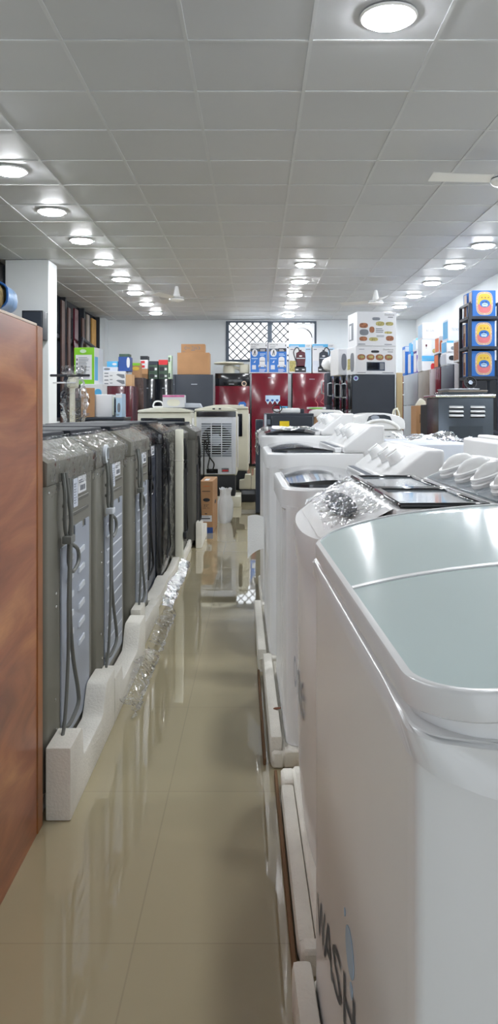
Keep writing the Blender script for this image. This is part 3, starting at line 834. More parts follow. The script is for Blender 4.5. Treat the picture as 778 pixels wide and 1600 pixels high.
def twin_windowed(label, loc, rz):
    """second: rounded lobe rim, two black framed windows, grey panel with three big knobs"""
    w, d, zt = 0.80, 0.50, 0.875
    t = thing('twin_tub_washer', label, 'washing machine', loc, rz, TWIN_GROUP)
    b0 = resample(rrect(0.012, d - 0.01, 0.012, w - 0.012, 0.05, 6), 0.03)
    b1 = resample(rrect(0.03, d - 0.03, 0.05, w - 0.05, 0.05, 6), 0.03)
    def mix(a, b, q): return [(p[0] * (1 - q) + r_[0] * q, p[1] * (1 - q) + r_[1] * q) for p, r_ in zip(a, b)]
    n = min(len(b0), len(b1)); 
    def lobe(pts): return [(p[0] + 0.05 * ((p[1] - w * 0.55) / (w * 0.5)) ** 2 if p[0] < 0.25 else p[0], p[1]) for p in pts]
    def dense(pts):
        out = []
        for i, a in enumerate(pts):
            b = pts[(i + 1) % len(pts)]; L = abs(b[1] - a[1]) if (a[0] < 0.1 and b[0] < 0.1) else 0
            k = 12 if L > 0.2 else 1
            for j in range(k): out.append((a[0] + (b[0] - a[0]) * j / k, a[1] + (b[1] - a[1]) * j / k))
        return lobe(out)
    b0 = rrect(0.012, d - 0.01, 0.012, w - 0.012, 0.05, 8); b1 = rrect(0.03, d - 0.03, 0.08, w - 0.08, 0.06, 8)
    b0, b1 = dense(b0), dense(b1)
    body = MB().loft([zmap(mix(b0, b1, q), z) for q, z in ((1.0, 0.065), (0.75, 0.09), (0.45, 0.14), (0.2, 0.2), (0.05, 0.28), (0, 0.36), (0, 0.80))], 'white_plastic')
    body.build('body', t)
    o1 = rrect(0.0, d, 0.0, w, 0.16, 10, (0.05, 0.05, 0.17, 0.17)); o3 = rrect(0.04, d - 0.02, 0.04, w - 0.04, 0.15, 10, (0.04, 0.04, 0.14, 0.14))
    o0 = rrect(0.006, d - 0.005, 0.006, w - 0.006, 0.15, 10, (0.05, 0.05, 0.16, 0.16))
    o1, o3, o0 = dense(o1), dense(o3), dense(o0)
    def up(p): return 0.075 * min(1, max(0, (p[0] - 0.01) / 0.17))
    rim = MB()
    rim.loft([[(p[0], p[1], 0.79) for p in o0], [(p[0], p[1], zt - 0.015 + up(p)) for p in o1], [(p[0], p[1], zt + up(p)) for p in o0], [(p[0], p[1], zt + 0.002 + up(p)) for p in o3]], 'white_plastic', False, True)
    rim.build('rim', t)
    # sloping front deck wrapped in film, dark hand slot below it
    dk = MB(); ol = resample(rrect(0.035, 0.20, 0.05, w - 0.05, 0.09, 8, (0.02, 0.02, 0.12, 0.12)), 0.02)
    dome(dk, ol, lambda a, b: zt + 0.012 + 0.082 * min(1, max(0, (a - 0.03) / 0.16)), 'bright_plastic', 6)
    dk.build('front_deck', t)
    ds = MB(); ol = [(0.115 + 0.028 * math.cos(a) , 0.40 + 0.24 * math.sin(a)) for a in [k * 2 * PI / 40 for k in range(40)]]
    dome(ds, ol, lambda a, b: zt + 0.020 + 0.082 * min(1, max(0, (a - 0.03) / 0.16)), 'dark_side', 4)
    ds.build('scoop', t)
    rng = random.Random(5)
    def fl(u, v):
        ins = 0.05 + 0.10 * (1 - u) ** 2; a = 0.045 + u * 0.14; b = ins + v * (w - 2 * ins)
        arch = math.sin(PI * v) ** 0.5 * 0.03 * (1 - u)
        return (a, b, zt + 0.020 + 0.085 * min(1, max(0, (a - 0.03) / 0.16)) + arch + rng.uniform(0, 0.007))
    MB().grid(fl, 14, 44, 'film_thick').build('plastic_wrap', t)
    top = MB(); top.box(0.185, d - 0.01, 0.02, w - 0.02, zt + 0.06, zt + 0.095, 'white_plastic', 0.01, 2)
    top.build('top_deck', t)
    for y0, y1 in ((0.03, 0.375), (0.385, w - 0.03)):
        fr = MB(); z = zt + 0.0955
        x0, x1 = 0.195, 0.395
        fr.box(x0, x1, y0, y0 + 0.022, z, z + 0.012, 'black_gloss', 0.004, 1).box(x0, x1, y1 - 0.022, y1, z, z + 0.012, 'black_gloss', 0.004, 1)
        fr.box(x0, x0 + 0.022, y0 + 0.022, y1 - 0.022, z, z + 0.012, 'black_gloss', 0.004, 1).box(x1 - 0.022, x1, y0 + 0.022, y1 - 0.022, z, z + 0.012, 'black_gloss', 0.004, 1)
        lo = fr.build('lid', t)
        MB().box(x0 + 0.021, x1 - 0.021, y0 + 0.021, y1 - 0.021, z + 0.001, z + 0.006, 'smoke_light').build('lid_window', lo)
    p = MB()
    prof = [(d - 0.10, zt + 0.085), (d + 0.085, zt + 0.168), (d + 0.12, zt + 0.165), (d + 0.12, zt - 0.05), (d - 0.0, zt - 0.05)]
    p.prism(prof, 'y', 0.01, w - 0.01, 'white_plastic', 0.012, 3)
    p.build('control_panel', t)
    a = math.atan2(0.083, 0.185)
    Tp = Matrix.Translation((d - 0.10, 0, zt + 0.085)) @ Matrix.Rotation(-a, 4, 'Y')
    fc = MB(); fc.box(0.03, 0.182, 0.06, w - 0.06, 0.0006, 0.006, 'smoke_light', 0.002, 1, Tp)
    fc.build('panel_face', t)
    for yy in (0.155, 0.31, 0.465, 0.62):
        k = MB(); knob(k, Tp @ Matrix.Translation((0.105, yy, 0.006)), 0.054, 'bright_plastic', 'wing'); k.build('knob', t)
    # grey word on the lower front
    f = (V3(0.0115, 0.64, 0.40), V3(0, -1, 0), V3(0, 0, 1), V3(-1, 0, 0))
    l = MB()
    l.text(f, 'one', 0.02, 0.0, 0.085, 'panel_grey', 0.0015, 0.30)
    l.build('lettering', t)
    return t

def twin_classic(label, loc, rz, zt, wrap=True, knob_yy=(0.18, 0.34, 0.56), rib=0.006, lid='smoke', film='film_thick'):
    """third and further: ribbed body, smoked oval lid, comb vent, sloping panel with knobs"""
    w, d = 0.78, 0.46
    t = thing('twin_tub_washer', label, 'washing machine', loc, rz, TWIN_GROUP)
    b0 = ribbed_front(w, d, 0.05, rib)
    b0 = [(p[0] + 0.012 if p[0] < d / 2 else p[0] - 0.012, p[1] + (0.012 if p[1] < w / 2 else -0.012)) for p in b0]
    MB().loft([zmap(b0, 0.065), zmap(b0, zt - 0.06)], 'white_plastic', True, True, False).build('body', t)
    rs = (0.04, 0.04, 0.10, 0.10)
    o0 = rrect(0.004, d, 0.004, w - 0.004, 0.1, 4, rs); o1 = rrect(0.0, d, 0, w, 0.1, 4, rs); o2 = rrect(0.02, d - 0.02, 0.02, w - 0.02, 0.09, 4, (0.03, 0.03, 0.085, 0.085))
    MB().loft([zmap(o0, zt - 0.075), zmap(o1, zt - 0.07), zmap(o1, zt - 0.006), zmap(o0, zt), zmap(o2, zt + 0.002)], 'white_plastic', False, True, False).build('rim', t)
    for k, (y0, y1, rr) in enumerate(((0.035, 0.365, (0.01, 0.01, 0.01, 0.085)), (0.372, w - 0.035, (0.01, 0.01, 0.085, 0.01)))):
        l = MB(); ol = resample(rrect(0.028, 0.31, y0, y1, 0.02, 8, rr), 0.03)
        ol2 = [(p[0], p[1]) for p in ol]
        l.loft([zmap(ol2, zt + 0.002), zmap(ol2, zt + 0.012)], lid, False, False)
        dome(l, ol, lambda a, b: zt + 0.012 + 0.016 * math.sin(PI * min(1, max(0, (a - 0.028) / 0.282))), lid, 6)
        l.build('lid', t)
    cv = MB(); cv.box(0.315, 0.345, 0.03, w - 0.03, zt + 0.002, zt + 0.026, 'white_plastic', 0.004, 1)
    for k in range(34): cv.box(0.318, 0.342, 0.05 + k * 0.0205, 0.060 + k * 0.0205, zt + 0.0262, zt + 0.0275, 'ink_grey')
    cv.build('comb_vent', t)
    p = MB(); p.prism([(0.35, zt + 0.002), (0.35, zt + 0.03), (d + 0.02, zt + 0.13), (d + 0.08, zt + 0.13), (d + 0.08, zt - 0.08), (d, zt - 0.08), (d - 0.02, zt + 0.002)], 'y', 0.005, w - 0.005, 'white_plastic', 0.012, 3)
    p.build('control_panel', t)
    a = math.atan2(0.10, d + 0.02 - 0.35)
    Tp = Matrix.Translation((0.35, 0, zt + 0.03)) @ Matrix.Rotation(-a, 4, 'Y')
    for yy in knob_yy:
        k = MB(); knob(k, Tp @ Matrix.Translation((0.085, yy, 0.0)), 0.029); k.build('knob', t)
    if wrap:
        rng = random.Random(int(zt * 1000))
        def fl(u, v):
            xx = 0.0 + u * 0.33; yy = -0.008 + v * (w + 0.016)
            base = zt + 0.034 - 0.03 * max(0, 1 - xx / 0.05)
            return (xx - 0.012 * (1 - u), yy, base + rng.uniform(0, 0.010))
        m = MB().grid(fl, 12, 34, film)
        m.grid(lambda u, v: (-0.013 - rng.uniform(0, 0.010), 0.05 + v * (w - 0.1), zt + 0.004 - u * 0.12), 6, 26, film)
        m.build('plastic_wrap', t)
    return t
twin_smooth('nearest white twin-tub washer with one large pale grey-blue domed lid', (0.141, 0.70, 0), 0.037)
twin_windowed('white twin-tub washer with black-framed lid windows, behind the pale domed one', (0.112, 1.64, 0), 0.02)
twin_classic('white ribbed twin-tub washer with smoked lid, third along the aisle', (0.088, 2.58, 0), 0.02, 0.92, False)
twin_classic('white ribbed twin-tub washer with smoked lid, fourth along the aisle', (0.048, 3.55, 0), 0.02, 0.985, False)
twin_classic('white twin-tub washer heaped with film, fifth along the aisle by the black fridge', (0.03, 4.52, 0), 0.02, 1.035, True, rib=0)

def foam_base(label, x, y, w, d, h, block, loc_rz=0.02):
    m = MB(); m.box(0.0, d, 0.0, w, 0.0, 0.0635, 'foam', 0.008, 1)
    if block:
        m.box(-0.04, -0.0005, block[0], block[1], 0.0, h, 'foam', 0.012, 2)
        m.box(-0.036, 0.006, 0.0, block[0] - 0.001, 0, 0.058, 'foam', 0.008, 1)
        if block[1] < w - 0.05: m.box(-0.036, 0.006, block[1] + 0.001, w, 0, 0.058, 'foam', 0.008, 1)
    m.build('foam_packing', None, (x, y, 0), loc_rz, label, 'foam packing', 'foam bases under the twin-tub washers')
foam_base('white foam base under the nearest pale-lidded washer, block at its far corner', 0.141, 0.70, 0.84, 0.50, 0.10, (0.60, 0.84), 0.037)
foam_base('thin white foam base under the washer with black-framed lid windows', 0.130, 1.62, 0.84, 0.48, 0.05, (0.05, 0.75))
foam_base('white foam base under the third twin-tub, a brown leaf on it', 0.088, 2.57, 0.92, 0.46, 0.10, (0.02, 0.92))
foam_base('white foam base under the fourth twin-tub washer along the aisle', 0.048, 3.54, 0.93, 0.46, 0.10, (0.0, 0.93))
foam_base('white foam base under the film-heaped fifth twin-tub', 0.03, 4.51, 0.80, 0.46, 0.0, None)
lf = MB(); lf.poly((V3(0, 0, 0.0), V3(1, 0, 0), V3(0, 1, 0), V3(0, 0, 1)), [(-0.013, -0.004), (-0.002, -0.010), (0.012, -0.006), (0.016, 0.002), (0.006, 0.006), (-0.006, 0.004)], 'leaf_brown', 0.003)
lf.build('dry_leaf', None, (0.075, 2.83, 0.1015), 0.1, 'small dry brown leaf lying on the white foam base', 'leaf')
for lb, x0, y0, w_, rz in (('flattened brown cardboard strip under foam of the windowed-lid washer', 0.088, 1.62, 0.90, 0.02), ('narrow dark brown strip beside the third foam base', 0.036, 2.60, 0.9, 0.02)):
    c = MB(); c.box(0, 0.010, 0, w_, 0, 0.022, 'cardboard_dark', 0.002, 1)
    c.build('brown_strip', None, (x0 - 0.012, y0, 0), rz, lb, 'cardboard')  # second strip: plain dark brown bar along the third foam base
fs = MB()
fs.grid(lambda u, v: (-0.085 * u - 0.006 , -0.02 + 0.10 * u + 0.05 * v, 0.49 + 0.15 * v - 0.03 * u + 0.06 * u * v - 0.04 * u * u), 10, 8, 'foam_clean')
fs.grid(lambda u, v: (-0.085 * u - 0.006 , -0.008 + 0.10 * u + 0.05 * v, 0.494 + 0.15 * v - 0.03 * u + 0.06 * u * v - 0.04 * u * u), 10, 8, 'foam_clean')
fs.build('foam_sheet', None, (0.046, 4.05, -0.02), 0, 'curled white foam sheet sticking out from the fourth twin-tub', 'foam packing')
# ---------------------------------------------------------------- second row of twin tubs, backs showing
twin_classic('white twin-tub washer in the next row, its panel back behind the big knobs', (1.36, 3.10, 0), PI, 0.945, False)
twin_classic('white twin-tub washer in the next row, below the stainless cooker', (1.66, 3.96, 0), PI, 0.93, False)

# ---------------------------------------------------------------- cartons
def carton(name, label, cat, px0, px1, pyt, z0, Y, depth, base, deco=None, rz=0.0, group=None, bev=0.003, tape=None):
    w = (px1 - px0) * Y / F; h = Z(pyt, Y) - z0
    cx = X((px0 + px1) / 2, Y)
    mb = MB(); mb.box(-w / 2, w / 2, -depth / 2, depth / 2, 0, h, base, bev, 1)
    f = faces_of(w, depth, h)
    if tape: mb.rect(f['F'], w * 0.47, h * 0.8, w * 0.53, h, tape); mb.rect(f['T'], w * 0.47, 0.0, w * 0.53, depth, tape)
    if deco: deco(mb, f, w, depth, h)
    return mb.build(name, None, (cx, Y + depth / 2, z0), rz, label, cat, group)

def d_hitachi(mb, f, w, d, h):
    q = f['F']
    mb.rect(q, 0.03 * w, 0.03 * h, 0.97 * w, 0.80 * h, 'blue_print')
    mb.rect((q[0] + V3(0, -0.0012, 0), *q[1:]), 0.03 * w, 0.70 * h, 0.55 * w, 0.80 * h, 'frame_dark')
    q2 = (q[0] + V3(0, -0.0026, 0), *q[1:])
    mb.text(q, 'HITACHI', 0.07 * w, 0.90 * h, 0.05 * h, 'ink', 0.0015, 0.42 * w)
    mb.lines(q, 0.07 * w, 0.83 * h, 0.45 * w, 0.88 * h, 2, 'ink_grey'); mb.rect(q, 0.90 * w, 0.87 * h, 0.94 * w, 0.93 * h, 'ink')
    mb.oval(q2, 0.27 * w, 0.66 * h, 0.17 * w, 0.125 * h, 'paper')
    mb.poly((q2[0] + V3(0, -0.002, 0), *q[1:]), [(0.20 * w, 0.58 * h), (0.26 * w, 0.75 * h), (0.30 * w, 0.75 * h), (0.34 * w, 0.58 * h), (0.31 * w, 0.58 * h), (0.28 * w, 0.68 * h), (0.24 * w, 0.58 * h)], 'ink')
    mb.rect(q2, 0.54 * w, 0.70 * h, 0.95 * w, 0.81 * h, 'ink'); mb.lines((q2[0] + V3(0, -0.002, 0), *q[1:]), 0.58 * w, 0.72 * h, 0.92 * w, 0.79 * h, 2, 'paper')
    # white drum cleaner picture
    mb.rect(q2, 0.54 * w, 0.26 * h, 0.86 * w, 0.46 * h, 'paper'); mb.oval(q2, 0.70 * w, 0.46 * h, 0.16 * w, 0.075 * h, 'paper')
    mb.rect(q2, 0.48 * w, 0.20 * h, 0.93 * w, 0.27 * h, 'paper_cool'); mb.rect((q2[0] + V3(0, -0.002, 0), *q[1:]), 0.56 * w, 0.38 * h, 0.84 * w, 0.40 * h, 'ink_grey')
    mb.oval(q2, 0.56 * w, 0.20 * h, 0.05 * w, 0.03 * h, 'ink_grey'); mb.oval(q2, 0.86 * w, 0.20 * h, 0.05 * w, 0.03 * h, 'ink_grey')
    mb.lines(q2, 0.52 * w, 0.05 * h, 0.92 * w, 0.15 * h, 3, 'paper'); mb.lines(q2, 0.56 * w, 0.57 * h, 0.9 * w, 0.66 * h, 2, 'pale_blue'); mb.rect(q2, 0.10 * w, 0.46 * h, 0.44 * w, 0.485 * h, 'pale_blue')
    mb.rect(q2, 0.12 * w, 0.12 * h, 0.34 * w, 0.26 * h, 'paper_cool'); mb.poly(q2, [(0.2 * w, 0.34 * h), (0.32 * w, 0.42 * h), (0.30 * w, 0.34 * h)], 'paper')

def d_vacuum(body):
    def f_(mb, f, w, d, h):
        q = f['F']; q2 = (q[0] + V3(0, -0.0014, 0), *q[1:]); q3 = (q[0] + V3(0, -0.003, 0), *q[1:])
        mb.rect(q, 0.0, 0.88 * h, 0.72 * w, 0.985 * h, 'sky_print'); mb.rect(q, 0.72 * w, 0.02, w, 0.86 * h, 'pale_blue')
        mb.lines(q2, 0.05 * w, 0.90 * h, 0.66 * w, 0.96 * h, 1, 'paper'); mb.text(q, 'DSP', 0.78 * w, 0.90 * h, 0.05 * h, 'ink_grey', 0.0015)
        mb.rect(q2, 0.06 * w, 0.79 * h, 0.20 * w, 0.82 * h, 'ink_grey'); mb.rect(q2, 0.76 * w, 0.79 * h, 0.95 * w, 0.82 * h, 'ink_grey')
        mb.rect(q, 0.02 * w, 0.05 * h, 0.30 * w, 0.42 * h, 'food_green' if body == 'maroon_dark' else 'paper_cool')
        mb.poly(q2, [(0.32 * w, 0.20 * h), (0.70 * w, 0.20 * h), (0.74 * w, 0.50 * h), (0.72 * w, 0.70 * h), (0.60 * w, 0.74 * h), (0.44 * w, 0.74 * h), (0.32 * w, 0.68 * h), (0.30 * w, 0.45 * h)], body)
        mb.rect(q3, 0.46 * w, 0.72 * h, 0.56 * w, 0.79 * h, body)
        mb.poly(q2, [(0.26 * w, 0.03 * h), (0.76 * w, 0.03 * h), (0.76 * w, 0.20 * h), (0.66 * w, 0.24 * h), (0.34 * w, 0.24 * h), (0.26 * w, 0.20 * h)], 'black_matte')
        mb.rect(q3, 0.34 * w, 0.49 * h, 0.72 * w, 0.515 * h, 'silver'); mb.oval(q3, 0.52 * w, 0.58 * h, 0.07 * w, 0.025 * h, 'paper')
        mb.rect(q3, 0.30 * w, 0.10 * h, 0.42 * w, 0.14 * h, 'paper'); mb.rect(q3, 0.58 * w, 0.10 * h, 0.70 * w, 0.14 * h, 'paper')
        sg = 1 if body == 'maroon_dark' else -1
        c = 0.34 if sg == 1 else 0.66
        P = [V3(*(q3[0] + V3(w * u, -0.003, h * v))) for u, v in ((c + 0.12 * sg, 0.74), (c + 0.08 * sg, 0.84), (c - 0.02 * sg, 0.86), (c - 0.12 * sg, 0.76), (c - 0.13 * sg, 0.66), (c - 0.07 * sg, 0.50), (c + 0.03 * sg, 0.30))]
        mb.tube(smooth_path([tuple(p) for p in P], 5), 0.011, 'ink', 6)
    return f_

def d_oven_top(mb, f, w, d, h):
    q = f['F']; q2 = (q[0] + V3(0, -0.0014, 0), *q[1:])
    mb.oval(q, 0.49 * w, 0.80 * h, 0.10 * w, 0.045 * h, 'ink_grey', pw=0.6)
    for u, v, a, b, m_ in ((0.17, 0.60, 0.11, 0.075, 'food_brown'), (0.18, 0.40, 0.115, 0.09, 'ink_grey'), (0.16, 0.21, 0.10, 0.065, 'food_brown'), (0.59, 0.66, 0.11, 0.065, 'food_green'), (0.83, 0.66, 0.10, 0.055, 'food_green'), (0.38, 0.48, 0.065, 0.09, 'food_brown'), (0.42, 0.20, 0.115, 0.055, 'food_green'), (0.84, 0.23, 0.10, 0.075, 'food_brown'), (0.80, 0.40, 0.10, 0.035, 'food_green')):
        mb.oval(q, u * w, v * h, a * w, b * h, m_, pw=0.75)
    mb.lines(q, 0.48 * w, 0.40 * h, 0.70 * w, 0.55 * h, 3, 'ink_grey'); mb.lines(q, 0.50 * w, 0.27 * h, 0.70 * w, 0.33 * h, 2, 'ink_grey')
    mb.lines(q, 0.03 * w, 0.04 * h, 0.24 * w, 0.065 * h, 1, 'ink_grey', 0.9); mb.lines(q, 0.70 * w, 0.04 * h, 0.94 * w, 0.065 * h, 1, 'ink_grey', 0.9)
    mb.text(q, 'Dawlance', 0.71 * w, 0.90 * h, 0.05 * h, 'ink', 0.0015, 0.24 * w); mb.rect(q, 0.79 * w, 0.84 * h, 0.92 * w, 0.865 * h, 'ink_grey')
    L = f['L']; mb.rect(L, 0.15 * d, 0.2 * h, 0.62 * d, 0.72 * h, 'ink_grey'); mb.rect((L[0] + V3(-0.0014, 0, 0), *L[1:]), 0.2 * d, 0.24 * h, 0.4 * d, 0.66 * h, 'paper')

def d_oven_low(mb, f, w, d, h):
    q = f['F']; q2 = (q[0] + V3(0, -0.0016, 0), *q[1:])
    mb.oval(q, 0.48 * w, 0.81 * h, 0.10 * w, 0.045 * h, 'ink', pw=0.6)
    for k in range(4): mb.oval(q, (0.14 + 0.225 * k) * w, 0.61 * h, 0.10 * w, 0.105 * h, 'food_brown', pw=0.85); mb.oval(q2, (0.15 + 0.225 * k) * w, 0.62 * h, 0.06 * w, 0.05 * h, 'food_green', pw=0.8)
    mb.rect(q, 0.27 * w, 0.13 * h, 0.72 * w, 0.44 * h, 'steel'); mb.rect(q2, 0.29 * w, 0.17 * h, 0.58 * w, 0.41 * h, 'black_gloss'); mb.rect(q2, 0.60 * w, 0.17 * h, 0.70 * w, 0.41 * h, 'ink_grey')
    mb.text(q, 'Dawlance', 0.68 * w, 0.86 * h, 0.055 * h, 'ink', 0.0015, 0.25 * w); mb.lines(q, 0.08 * w, 0.88 * h, 0.3 * w, 0.92 * h, 1, 'ink_grey'); mb.rect(q, 0.79 * w, 0.79 * h, 0.92 * w, 0.815 * h, 'ink_grey')
    mb.lines(q, 0.04 * w, 0.05 * h, 0.26 * w, 0.075 * h, 1, 'ink_grey', 0.9); mb.lines(q, 0.66 * w, 0.05 * h, 0.94 * w, 0.075 * h, 1, 'ink_grey', 0.9)
    L = f['L']; mb.oval(L, 0.62 * d, 0.45 * h, 0.2 * d, 0.34 * h, 'ink_grey', pw=0.6); mb.rect(L, 0.1 * d, 0.2 * h, 0.4 * d, 0.6 * h, 'food_green')

def d_fan(mb, f, w, d, h):
    q = f['F']
    def lay(k): return (q[0] + V3(0, -0.0014 * k, 0), *q[1:])
    mb.oval(lay(0), 0.52 * w, 0.5 * h, 0.36 * w, 0.45 * h, 'edge_light', pw=0.62, seg=36)
    for k in range(34):
        a = 2 * PI * k / 34
        c, s_ = math.cos(a), math.sin(a); e = lambda t: math.copysign(abs(t) ** 0.62, t)
        u, v = 0.52 * w + 0.325 * w * e(c), 0.5 * h + 0.41 * h * e(s_)
        mb.oval(lay(1), u, v, 0.017 * w, 0.017 * h, 'timber_amber', seg=8)
    mb.oval(lay(1), 0.52 * w, 0.5 * h, 0.29 * w, 0.37 * h, 'yellow_print', pw=0.62, seg=36)
    mb.poly(lay(2), [(0.52 * w + 0.285 * w * math.copysign(abs(math.cos(a)) ** 0.62, math.cos(a)), 0.46 * h + 0.33 * h * math.copysign(abs(math.sin(a)) ** 0.62, math.sin(a))) for a in [PI + PI * k / 18 for k in range(19)]], 'pink_print')
    mb.oval(lay(3), 0.53 * w, 0.49 * h, 0.22 * w, 0.15 * h, 'blue_print'); mb.oval(lay(4), 0.53 * w, 0.44 * h, 0.13 * w, 0.08 * h, 'pale_blue')
    for u, v, a, b in ((0.45, 0.53, 0.10, 0.02), (0.58, 0.53, 0.08, 0.03), (0.52, 0.46, 0.15, 0.015), (0.52, 0.36, 0.12, 0.012)): mb.rect(lay(5), (u - a / 2) * w, v * h, (u + a / 2) * w, (v + b) * h, 'ink')
    for u, a in ((0.40, 0.05), (0.55, 0.05), (0.68, 0.05)): mb.rect(lay(4), (u - a / 2) * w, 0.70 * h, (u + a / 2) * w, 0.74 * h, 'food_brown')
    mb.lines(lay(4), 0.36 * w, 0.25 * h, 0.70 * w, 0.28 * h, 1, 'magenta_print')
    L = f['L']; mb.rect(L, 0.25 * d, 0.05 * h, 0.85 * d, 0.95 * h, 'edge_light'); mb.rect((L[0] + V3(-0.0014, 0, 0), *L[1:]), 0.35 * d, 0.1 * h, 0.7 * d, 0.6 * h, 'food_brown')

def d_gen(strip=None, pic=None, picpos=(0.5, 0.4, 0.2, 0.2), side=None, lines=True, txt=None):
    def f_(mb, f, w, d, h):
        q = f['F']; q2 = (q[0] + V3(0, -0.0014, 0), *q[1:])
        if strip: mb.rect(q, 0, 0.82 * h, w, 0.985 * h, strip)
        if pic: mb.oval(q2, picpos[0] * w, picpos[1] * h, picpos[2] * w, picpos[3] * h, pic, pw=0.8)
        if lines: mb.lines(q, 0.1 * w, 0.06 * h, 0.6 * w, 0.16 * h, 2, 'ink_grey')
        if txt: mb.text(q, txt, 0.5 * w, 0.45 * h, 0.12 * h, 'ink_grey', 0.0016, 0.5 * w, True)
        for k in ('L', 'R'):
            if side: mb.rect(f[k], 0.08 * d, 0.1 * h, 0.92 * d, 0.9 * h, side)
    return f_
def d_tala(mb, f, w, d, h):
    q = f['F']
    mb.text(q, 'Tala', 0.44 * w, 0.38 * h, 0.36 * h, 'ink_grey', 0.0015, 0.24 * w)
    for a0 in (0.6, PI + 0.6): mb.tube([tuple(q[0] + V3(0.47 * w + 0.32 * w * math.cos(a), -0.002, 0.54 * h + 0.28 * h * math.sin(a))) for a in [a0 - 1.3 + k * 0.14 for k in range(11)]], 0.006, 'ink_grey', 6)
    mb.rect(q, 0.22 * w, 0.5 * h, 0.38 * w, 0.56 * h, 'ink_grey'); mb.rect(q, 0.06 * w, 0.12 * h, 0.16 * w, 0.17 * h, 'ink_grey'); mb.rect(q, 0.42 * w, 0.25 * h, 0.58 * w, 0.33 * h, 'ink_grey')
def d_tv(mb, f, w, d, h):
    q = f['F']; q2 = (q[0] + V3(0, -0.0014, 0), *q[1:])
    mb.oval(q, 0.52 * w, 0.64 * h, 0.26 * w, 0.035 * h, 'ink'); mb.text(q, '32"', 0.5 * w, 0.51 * h, 0.045 * h, 'ink', 0.0015, 0.38 * w, True); mb.text(q, 'LED TV', 0.5 * w, 0.47 * h, 0.022 * h, 'ink', 0.0015, 0.5 * w, True)
    mb.rect(q, 0.3 * w, 0.90 * h, 0.75 * w, 0.912 * h, 'orange_print'); mb.rect(q, 0.2 * w, 0.80 * h, 0.8 * w, 0.812 * h, 'ink'); mb.rect(q, 0.4 * w, 0.365 * h, 0.56 * w, 0.38 * h, 'ink')
    mb.rect(q, 0.02 * w, 0.22 * h, 0.92 * w, 0.34 * h, 'paper'); mb.rect(q2, 0.1 * w, 0.27 * h, 0.8 * w, 0.29 * h, 'ink'); mb.rect(q2, 0.15 * w, 0.315 * h, 0.7 * w, 0.322 * h, 'ink_grey')
    mb.rect(q, 0.0, 0.0, w, 0.11 * h, 'blue_deep'); mb.rect(f['T'], 0.3 * w, 0.15 * d, 0.62 * w, 0.5 * d, 'paper')
    mb.oval(f['R'], 0.5 * d, 0.55 * h, 0.12 * d, 0.04 * h, 'ink')
def d_green(mb, f, w, d, h):
    q = f['F']; q2 = (q[0] + V3(0, -0.0014, 0), *q[1:])
    mb.rect(q, 0.08 * w, 0.12 * h, 0.88 * w, 0.80 * h, 'paper'); mb.oval(q2, 0.45 * w, 0.90 * h, 0.16 * w, 0.05 * h, 'green_pale'); mb.lines(q2, 0.22 * w, 0.16 * h, 0.84 * w, 0.76 * h, 14, 'ink_grey', 0.3)
    for k in range(5): mb.rect(q2, 0.12 * w, (0.18 + 0.115 * k) * h, 0.17 * w, (0.24 + 0.115 * k) * h, 'ink')
    R = f['R']; mb.rect(R, 0, 0, 0.5 * d, h, 'paper'); mb.rect((R[0] + V3(0.0014, 0, 0), *R[1:]), 0.05 * d, 0.1 * h, 0.4 * d, 0.75 * h, 'sky_print'); mb.rect(R, 0.5 * d, 0, d, h, 'paper_cool')
def d_iron(mb, f, w, d, h):
    q = f['F']
    for v in (0.62, 0.22): mb.poly(q, [(0.58 * w, (v + 0.14) * h), (0.66 * w, (v + 0.2) * h), (0.95 * w, (v + 0.16) * h), (0.97 * w, (v - 0.08) * h), (0.86 * w, (v - 0.1) * h)], 'ink_grey')
    for v in (0.12, 0.36, 0.62, 0.82):
        mb.rect(q, 0.06 * w, v * h, 0.24 * w, (v + 0.07) * h, 'ink_grey')
        if v < 0.7: mb.rect(q, 0.30 * w, (v + 0.05) * h, 0.42 * w, (v + 0.1) * h, 'ink_grey')
def d_wine(mb, f, w, d, h):
    q = f['F']; mb.rect(q, 0.03 * w, 0.2 * h, 0.6 * w, 0.97 * h, 'paper'); q2 = (q[0] + V3(0, -0.0014, 0), *q[1:])
    mb.oval(q2, 0.28 * w, 0.68 * h, 0.05 * w, 0.07 * h, 'maroon_dark'); mb.rect(q2, 0.27 * w, 0.52 * h, 0.29 * w, 0.62 * h, 'ink')
    mb.oval(q, 0.80 * w, 0.4 * h, 0.15 * w, 0.12 * h, 'food_green'); mb.rect(q, 0.0, 0.0, w, 0.16 * h, 'sky_print')

